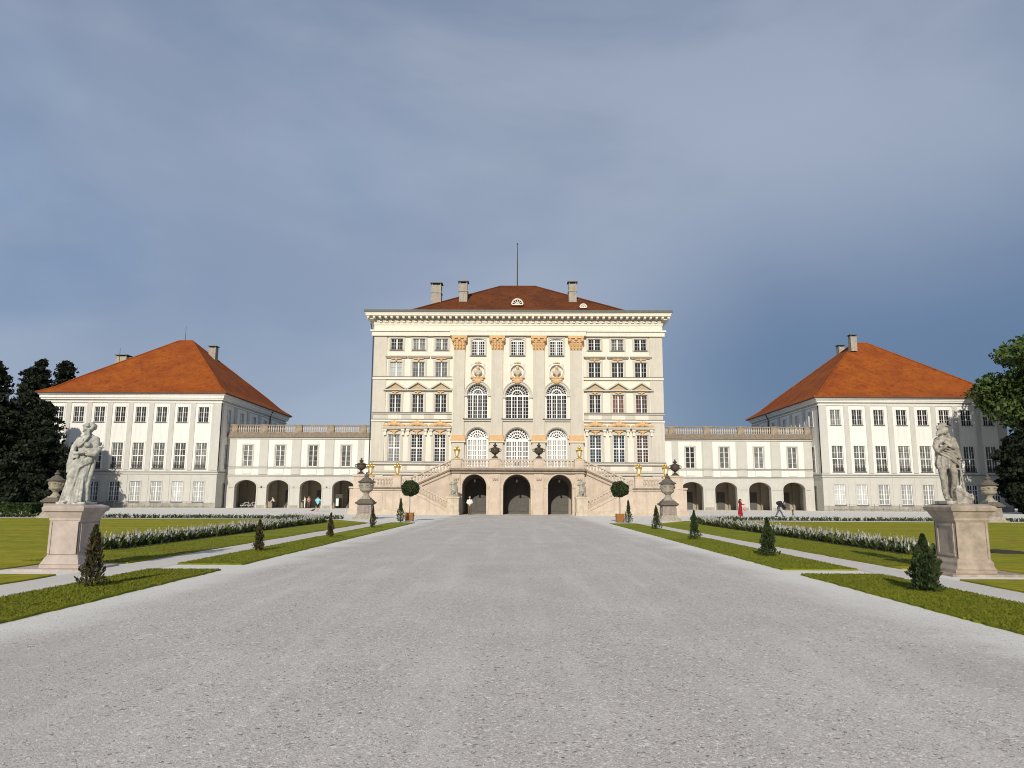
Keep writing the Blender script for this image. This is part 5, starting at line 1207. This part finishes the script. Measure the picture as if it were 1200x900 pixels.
# ================================================================== PEOPLE
def person(loc,rotz,J,cl,label,vox=.022,scale=1.,extra=None,long=False,group=None):
    """J: joints in local metres (facing -y). cl: shirt, legs, hair materials"""
    t=thing('person',label,'person',loc,group,rotz); fr=Fr(*loc,math.degrees(rotz))
    k=scale; V=lambda p: tuple(c*k for c in p)
    A=lambda *n: [V(J[q]) for q in n]
    mb=MB(fr)
    mb.tube(A('pel','chest','neck'),[.13*k,.145*k,.06*k],12,flat=(1.1,.8)); hd=Vector(V(J['head'])); mb.tube([V(J['neck']),tuple(hd+Vector((0,.02,-.06))*k)],[.055*k,.05*k],8)
    q=head(mb,tuple(hd),.112*k,J.get('hy',0),J.get('ht',0))
    for s in 'lr':
        mb.tube(A('sh'+s,'el'+s,'wr'+s),[.052*k,.042*k,.03*k],8); w=Vector(V(J['wr'+s])); e=Vector(V(J['el'+s])); hand(mb,w,(w-e),-1 if s=='l' else 1,r=.010,up=(0,1,.1))
        mb.tube(A('hip'+s,'kn'+s,'an'+s),[.085*k,.058*k,.04*k],10); a=Vector(V(J['an'+s])); mb.tube([a+Vector((0,.04,-.04)),a+Vector((0,-.14,-.055))],[.04,.035],8)
    mkobj('body',fuse(mb,vox,1,M['skin'],'body',loc),t,loc)
    mb=MB(fr); mb.tube(A('pel','waist','chest','neck'),[.155*k,.145*k,.17*k,.08*k],14,flat=(1.12,.85))
    for s in 'lr':
        e=J.get('sleeve',1.); p=A('sh'+s,'el'+s,'wr'+s); mb.tube([p[0],p[1]] if e<1 else [p[0],p[1],tuple(Vector(p[1]).lerp(Vector(p[2]),.85))],[.075*k,.062*k] if e<1 else [.075*k,.06*k,.045*k],10)
    mkobj('jacket' if cl[0]==M['blackc'] else 'shirt',fuse(mb,vox,1,cl[0],'shirt',loc),t,loc)
    mb=MB(fr)
    if long:
        an=(Vector(V(J['anl']))+Vector(V(J['anr'])))/2; mb.tube([V(J['waist']),V(J['pel']),tuple((Vector(V(J['pel']))+an)/2),tuple(an+Vector((0,0,.0)))],[.14*k,.18*k,.21*k,.27*k],16,flat=(1,.9)); nm='skirt'
    else:
        nm='shorts' if J.get('short') else 'trousers'
        for s in 'lr':
            p=A('hip'+s,'kn'+s,'an'+s); mb.tube([p[0],p[1]] if J.get('short') else p,[.105*k,.085*k] if J.get('short') else [.105*k,.078*k,.062*k],10)
        mb.tube(A('hipl','hipr'),.12*k,8)
    mkobj(nm,fuse(mb,vox,1,cl[1],nm,loc),t,loc)
    if not J.get('short'):
        mb=MB(fr)
        for s in 'lr': a=Vector(V(J['an'+s])); mb.tube([a+Vector((0,.045,-.045)),a+Vector((0,-.15,-.06))],[.05,.043],8)
        mb.build('shoes',M['blackc'],t,smooth=True)
    mb=MB(fr); mb.ell(q((0,.03,.045)),(.096*k,.105*k,.098*k)); 
    if J.get('hairlong'): mb.tube([q((0,.08,.03)),q((0,.11,-.1)),q((0,.11,-.24))],[.09*k,.085*k,.05*k],10)
    mkobj('hair',fuse(mb,.015,1,cl[2],'hair',loc),t,loc)
    if extra: extra(fr,t)
    return t
ST=dict(pel=(0,0,.93),waist=(0,0,1.06),chest=(0,0,1.28),neck=(0,.01,1.46),head=(0,-.01,1.62),shl=(.18,0,1.4),shr=(-.18,0,1.4),ell=(.26,.03,1.13),elr=(-.26,.03,1.13),wrl=(.24,-.08,.9),wrr=(-.24,-.08,.9),hipl=(.09,0,.9),hipr=(-.09,0,.9),knl=(.1,-.02,.5),knr=(-.1,-.02,.5),anl=(.11,.01,.09),anr=(-.11,.01,.09))
def pose(**k): d=dict(ST); d.update(k); return d
person((-4.55,72.55,0),R(5),pose(wrl=(.06,-.2,1.05),wrr=(-.12,-.17,1.0),elr=(-.28,-.02,1.15)),(M['wcloth'],M['khaki'],M['wcloth']),'person in a pale shirt and brown trousers standing in the left terrace arch')
person((-22.0,81.6,0),R(180),pose(short=1,ell=(.3,-.05,1.2),elr=(-.3,-.05,1.2),wrl=(.2,-.22,1.22),wrr=(-.2,-.22,1.22),knl=(.09,-.16,.5),anl=(.09,.0,.12),knr=(-.08,.06,.52),anr=(-.08,.12,.12),sleeve=.5),(M['turq'],M['blackc'],M['hair']),'person in a turquoise top seen from behind, walking before the third gallery arch')
def bag(fr,t):
    mb=MB(fr); mb.ell((-.05,-.42,.72),(.12,.14,.2)); mb.tube([(-.05,-.42,.9),(-.1,-.28,1.1)],.02,6); mkobj('handbag',fuse(mb,.02,1,M['pink'],'handbag',t.location),t,t.location)
person((21.35,70.1,0),R(90),pose(hairlong=1,head=(0,-.06,1.5),neck=(0,-.03,1.37),chest=(0,-.02,1.2),shl=(.16,-.02,1.31),shr=(-.16,-.02,1.31),ell=(.22,-.12,1.1),elr=(-.22,-.12,1.1),wrl=(.1,-.36,1.12),wrr=(-.1,-.36,1.12),ht=18),(M['red'],M['red'],M['hair']),'person in a long red dress looking down while walking before the right gallery',long=True,extra=bag)
def pack(fr,t):
    mb=MB(fr); mb.ell((0,.02,1.27),(.17,.24,.2)); mb.ell((0,-.16,1.33),(.15,.16,.17)); mb.tube([(.0,-.3,.9),(0,-.45,.75)],[.09,.12],8); mkobj('backpack',fuse(mb,.025,1,M['blackc'],'backpack',t.location),t,t.location)
person((24.5,68.6,0),R(90),pose(pel=(0,.05,.85),waist=(0,-.02,.98),chest=(0,-.2,1.12),neck=(0,-.38,1.22),head=(0,-.5,1.3),shl=(.17,-.32,1.15),shr=(-.17,-.32,1.15),ell=(.2,-.48,.95),elr=(-.2,-.48,.95),wrl=(.12,-.68,.78),wrr=(-.12,-.68,.78),hipl=(.09,.05,.84),hipr=(-.09,.05,.84),knl=(.09,-.2,.48),anl=(.09,-.38,.09),knr=(-.09,.16,.46),anr=(-.09,.36,.1),ht=25),(M['blackc'],M['bluejean'],M['hair']),'person with a black backpack stooping forward in mid stride over the toddler',extra=pack)
person((25.75,68.6,0),R(90),pose(pel=(0,.0,.85),waist=(0,-.02,1.0),chest=(0,-.03,1.2),neck=(0,-.04,1.4),head=(0,-.05,1.62),knl=(.09,-.2,.5),anl=(.09,-.3,.1),knr=(-.09,.1,.5),anr=(-.09,.26,.1),elr=(-.28,.1,1.3),wrr=(-.24,.3,1.5),ell=(.26,.05,1.15),wrl=(.24,-.15,1.2)),(M['khaki'],M['khaki'],M['wcloth']),'small toddler person held by the stooping person, right gallery behind',scale=.48)
person((-25.15-1.1+0,110.8,0),R(-50),pose(wrl=(.1,-.28,1.1),wrr=(-.1,-.28,1.1)),(M['wcloth'],M['bluejean'],M['hair']),'person in white with dark hair under the fourth gallery arch beside a pillar') if False else None
person((-31.6,109.9,0),R(-60),pose(wrl=(.1,-.28,1.1),wrr=(-.1,-.28,1.1)),(M['wcloth'],M['wcloth'],M['hair']),'person all in white, leftmost of the two standing in the third gallery arch')
person((-30.95,109.7,0),R(40),pose(wrl=(.1,-.3,1.15),wrr=(-.12,-.28,1.2)),(M['pink'],M['khaki'],M['hair']),'person in a pinkish top and brown trousers beside the one in white')
person((-36.35,110.2,0),R(-80),pose(chest=(0,-.1,1.22),neck=(0,-.14,1.4),head=(0,-.18,1.55),wrl=(.18,-.45,.95),wrr=(-.18,-.45,.95),shl=(.17,-.1,1.34),shr=(-.17,-.1,1.34),ell=(.22,-.25,1.1),elr=(-.22,-.25,1.1)),(M['wcloth'],M['blackc'],M['hair']),'person in a pale top and dark trousers leaning in the second gallery arch')
person((47.3,55.6,0),R(20),pose(wrl=(.2,-.15,1.0)),(M['wcloth'],M['wcloth'],M['hair']),'person dressed in white standing beyond the right lawn, by the dark trees',scale=.97)
# dark bird on the forecourt
t=thing('bird','small dark bird on the gravel left of the person in turquoise','bird',(-22.9,83,0)); mb=MB(); mb.tube([(-22.9-.14,83,.16),(-22.9,83,.17),(-22.9+.14,83,.24)],[.05,.1,.06],8); mb.ell((-22.68,83,.32),(.07,.06,.06)); mb.tube([(-23.05,83,.15),(-23.25,83,.1)],[.04,.02],6); mb.tube([(-22.62,83,.32),(-22.55,83,.31)],[.02,.006],5)
for s in(-1,1): mb.tube([(-22.9,83+s*.04,.1),(-22.9,83+s*.04,.01)],.01,4)
mkobj('body',fuse(mb,.015,1,M['blackc'],'body',(-22.9,83,0)),t,(-22.9,83,0))
# bicycles under the first arch
def bicycle(x,y,rot,label):
    t=thing('bicycle',label,'bicycle',(x,y,0),'bicycles leaning under the first gallery arch',R(rot)); fr=Fr(x,y,0,rot)
    for cx in(-.52,.52):
        mb=MB(fr); c=[(cx+.34*math.cos(2*PI*k/20),0,.35+.34*math.sin(2*PI*k/20)) for k in range(21)]; mb.tube(c,.022,6,caps=False); w=mb.build('wheel',M['tyre'],t)
        mb=MB(fr); mb.tube([(cx+.31*math.cos(2*PI*k/20),0,.35+.31*math.sin(2*PI*k/20)) for k in range(21)],.014,5,caps=False)
        for k in range(10): a=2*PI*k/10; mb.tube([(cx,0,.35),(cx+.31*math.cos(a),0,.35+.31*math.sin(a))],.004,3,caps=False)
        mb.build('rim',M['chrome'],w)
    mb=MB(fr); bb=(-.08,0,.3); st=(-.2,0,.78); hd=(.36,0,.82)
    for a,b in((bb,st),(st,hd),(bb,(.39,0,.68)),(bb,(-.52,0,.35)),(st,(-.52,0,.35)),((.34,0,.92),(.42,0,.6)),((.42,0,.6),(.52,0,.35))): mb.tube([a,b],.02,6)
    mb.build('frame',M['winwhite'],t)
    mb=MB(fr); mb.tube([(.34,-.26,.98),(.33,0,.95),(.34,.26,.98)],.016,6); mb.tube([(.34,0,.9),(.33,0,.96)],.014,6); mb.build('handlebar',M['chrome'],t)
    mb=MB(fr); mb.tube([(-.2,0,.78),(-.22,0,.9)],.014,6); mb.ell((-.24,0,.93),(.14,.07,.035)); mb.build('saddle',M['blackc'],t)
    mb=MB(fr); mb.tube([(-.08,-.07,.3),(.04,-.07,.2)],.012,5); mb.tube([(-.08,.07,.3),(-.2,.07,.4)],.012,5); mb.build('pedals',M['pipe'],t)
bicycle(-40.3,109.6,8,'pale framed bicycle parked under the first gallery arch, nearer its left side'); bicycle(-39.5,110.4,-12,'second pale bicycle under the first gallery arch, nearer the right pillar')
# information board in the fourth arch
t=thing('information_board','dark headed white information board in the fourth gallery arch','sign',(-26.6,110.4,0))
for s in(-1,1): mb=MB(); mb.box(-26.6+s*.5-.03,-26.6+s*.5+.03,110.37,110.43,0,2.1); mb.build('post',M['pipe'],t)
mb=MB(); mb.box(-27.1,-26.1,110.34,110.36,1.5,2.1); mb.build('header_panel',M['pipe'],t); mb=MB(); mb.box(-27.05,-26.65,110.34,110.36,.35,1.45); mb.build('notice_panel',M['winwhite'],t)

# ================================================================== SKY, SUN, CAMERA
SE,SA=26.,7.
w=bpy.data.worlds.new('World'); SC.world=w; w.use_nodes=True; nt=w.node_tree; n=nt.nodes; l=nt.links; bg=n['Background']; bg.inputs['Strength'].default_value=.1
sky=n.new('ShaderNodeTexSky'); sky.sky_type='NISHITA'; sky.sun_disc=False; sky.sun_elevation=R(SE); sky.sun_rotation=R(180+SA); sky.air_density=1.2; sky.dust_density=1.5; sky.altitude=500
tc=n.new('ShaderNodeTexCoord'); g=tc.outputs['Generated']
def wn(s,sc,d,ro,dist=0,off=(0,0,0)):
    mp=n.new('ShaderNodeMapping'); mp.inputs['Scale'].default_value=sc; mp.inputs['Location'].default_value=off; l.new(g,mp.inputs[0]); k=n.new('ShaderNodeTexNoise'); k.inputs['Scale'].default_value=s; k.inputs['Detail'].default_value=d; k.inputs['Roughness'].default_value=ro; k.inputs['Distortion'].default_value=dist; l.new(mp.outputs[0],k.inputs['Vector']); return k.outputs['Fac']
def wr(src,a,b,c=0.,d=1.):
    r=n.new('ShaderNodeMapRange'); r.inputs[1].default_value=a; r.inputs[2].default_value=b; r.inputs[3].default_value=c; r.inputs[4].default_value=d; r.interpolation_type='SMOOTHSTEP'; l.new(src,r.inputs[0]); return r.outputs[0]
def wm_(f,a,b):
    x=n.new('ShaderNodeMix'); x.data_type='RGBA'
    if isinstance(f,float): x.inputs[0].default_value=f
    else: l.new(f,x.inputs[0])
    for i,v in((6,a),(7,b)):
        if isinstance(v,tuple): x.inputs[i].default_value=tuple(q*10 for q in v)+(1,)
        else: l.new(v,x.inputs[i])
    return x.outputs[2]
sx=n.new('ShaderNodeSeparateXYZ'); l.new(g,sx.inputs[0])
# broad veil of storm cloud: slate low on the right, pale veil ahead, bluer on the left
def wmul(a,b):
    x=n.new('ShaderNodeMath'); x.operation='MULTIPLY'
    for i,v in((0,a),(1,b)):
        if isinstance(v,(int,float)): x.inputs[i].default_value=v
        else: l.new(v,x.inputs[i])
    return x.outputs[0]
X,Z=sx.outputs[0],sx.outputs[2]
base=wm_(wr(Z,.0,.34),(.25,.34,.48),(.30,.355,.455))
base=wm_(wr(Z,.36,.66),base,(.165,.215,.32))
base=wm_(wmul(wr(X,.02,-.42),wr(Z,.66,.3,0,.8)),base,(.185,.29,.45))
base=wm_(wmul(wr(X,-.02,-.5),wr(Z,.2,.0,0,.75)),base,(.31,.41,.58))
nz=wn(1.4,(1,1,2.),7,.5,.6,(.3,.1,.2))
base=wm_(wr(nz,.42,.64,0,.6),base,(.36,.405,.50))
base=wm_(wr(wn(1.0,(1.3,1,1.7),5,.5,.3,(4.,2,1)),.46,.66,0,.5),base,(.145,.19,.305))
base=wm_(wr(wn(3.5,(.8,.8,2.),8,.55,.7,(1.3,0,.6)),.50,.78,0,.16),base,(.36,.40,.51))
cl=wm_(wmul(wr(X,-.05,.36),wr(Z,.48,.14,0,.95)),base,(.075,.135,.255))
fin=wm_(.90,sky.outputs[0],cl)
l.new(fin,bg.inputs['Color'])
L=bpy.data.lights.new('sun','SUN'); L.energy=3.5; L.angle=R(.6); L.color=(1,.915,.79); so=bpy.data.objects.new('sun',L); COL.objects.link(so)
sd=Vector((-math.sin(R(SA))*math.cos(R(SE)),-math.cos(R(SA))*math.cos(R(SE)),math.sin(R(SE)))); so.rotation_euler=sd.to_track_quat('Z','Y').to_euler(); so.location=(0,-20,40)
F=850.; TH=math.atan(134/F); YAW=R(-.34); ROLL=R(.28)
f=Vector((math.sin(YAW)*math.cos(TH),math.cos(YAW)*math.cos(TH),math.sin(TH))); r0=Vector((math.cos(YAW),-math.sin(YAW),0)); u0=r0.cross(f); r=r0*math.cos(ROLL)+u0*math.sin(ROLL); u=r.cross(f)
cam=bpy.data.cameras.new('camera'); cam.sensor_width=36; cam.lens=F/1200*36; cam.clip_end=6000; cam.clip_start=.05
co=bpy.data.objects.new('camera',cam); COL.objects.link(co); mm=Matrix((r,u,-f)).transposed().to_4x4(); mm.translation=Vector((0,0,1.6)); co.matrix_world=mm; SC.camera=co
vs=SC.view_settings; vs.view_transform='Standard'; vs.look='None'; vs.exposure=.2; vs.gamma=1; SC.render.engine='CYCLES'
SC.cycles.filter_width=1.05; SC.cycles.max_bounces=6; SC.cycles.diffuse_bounces=3
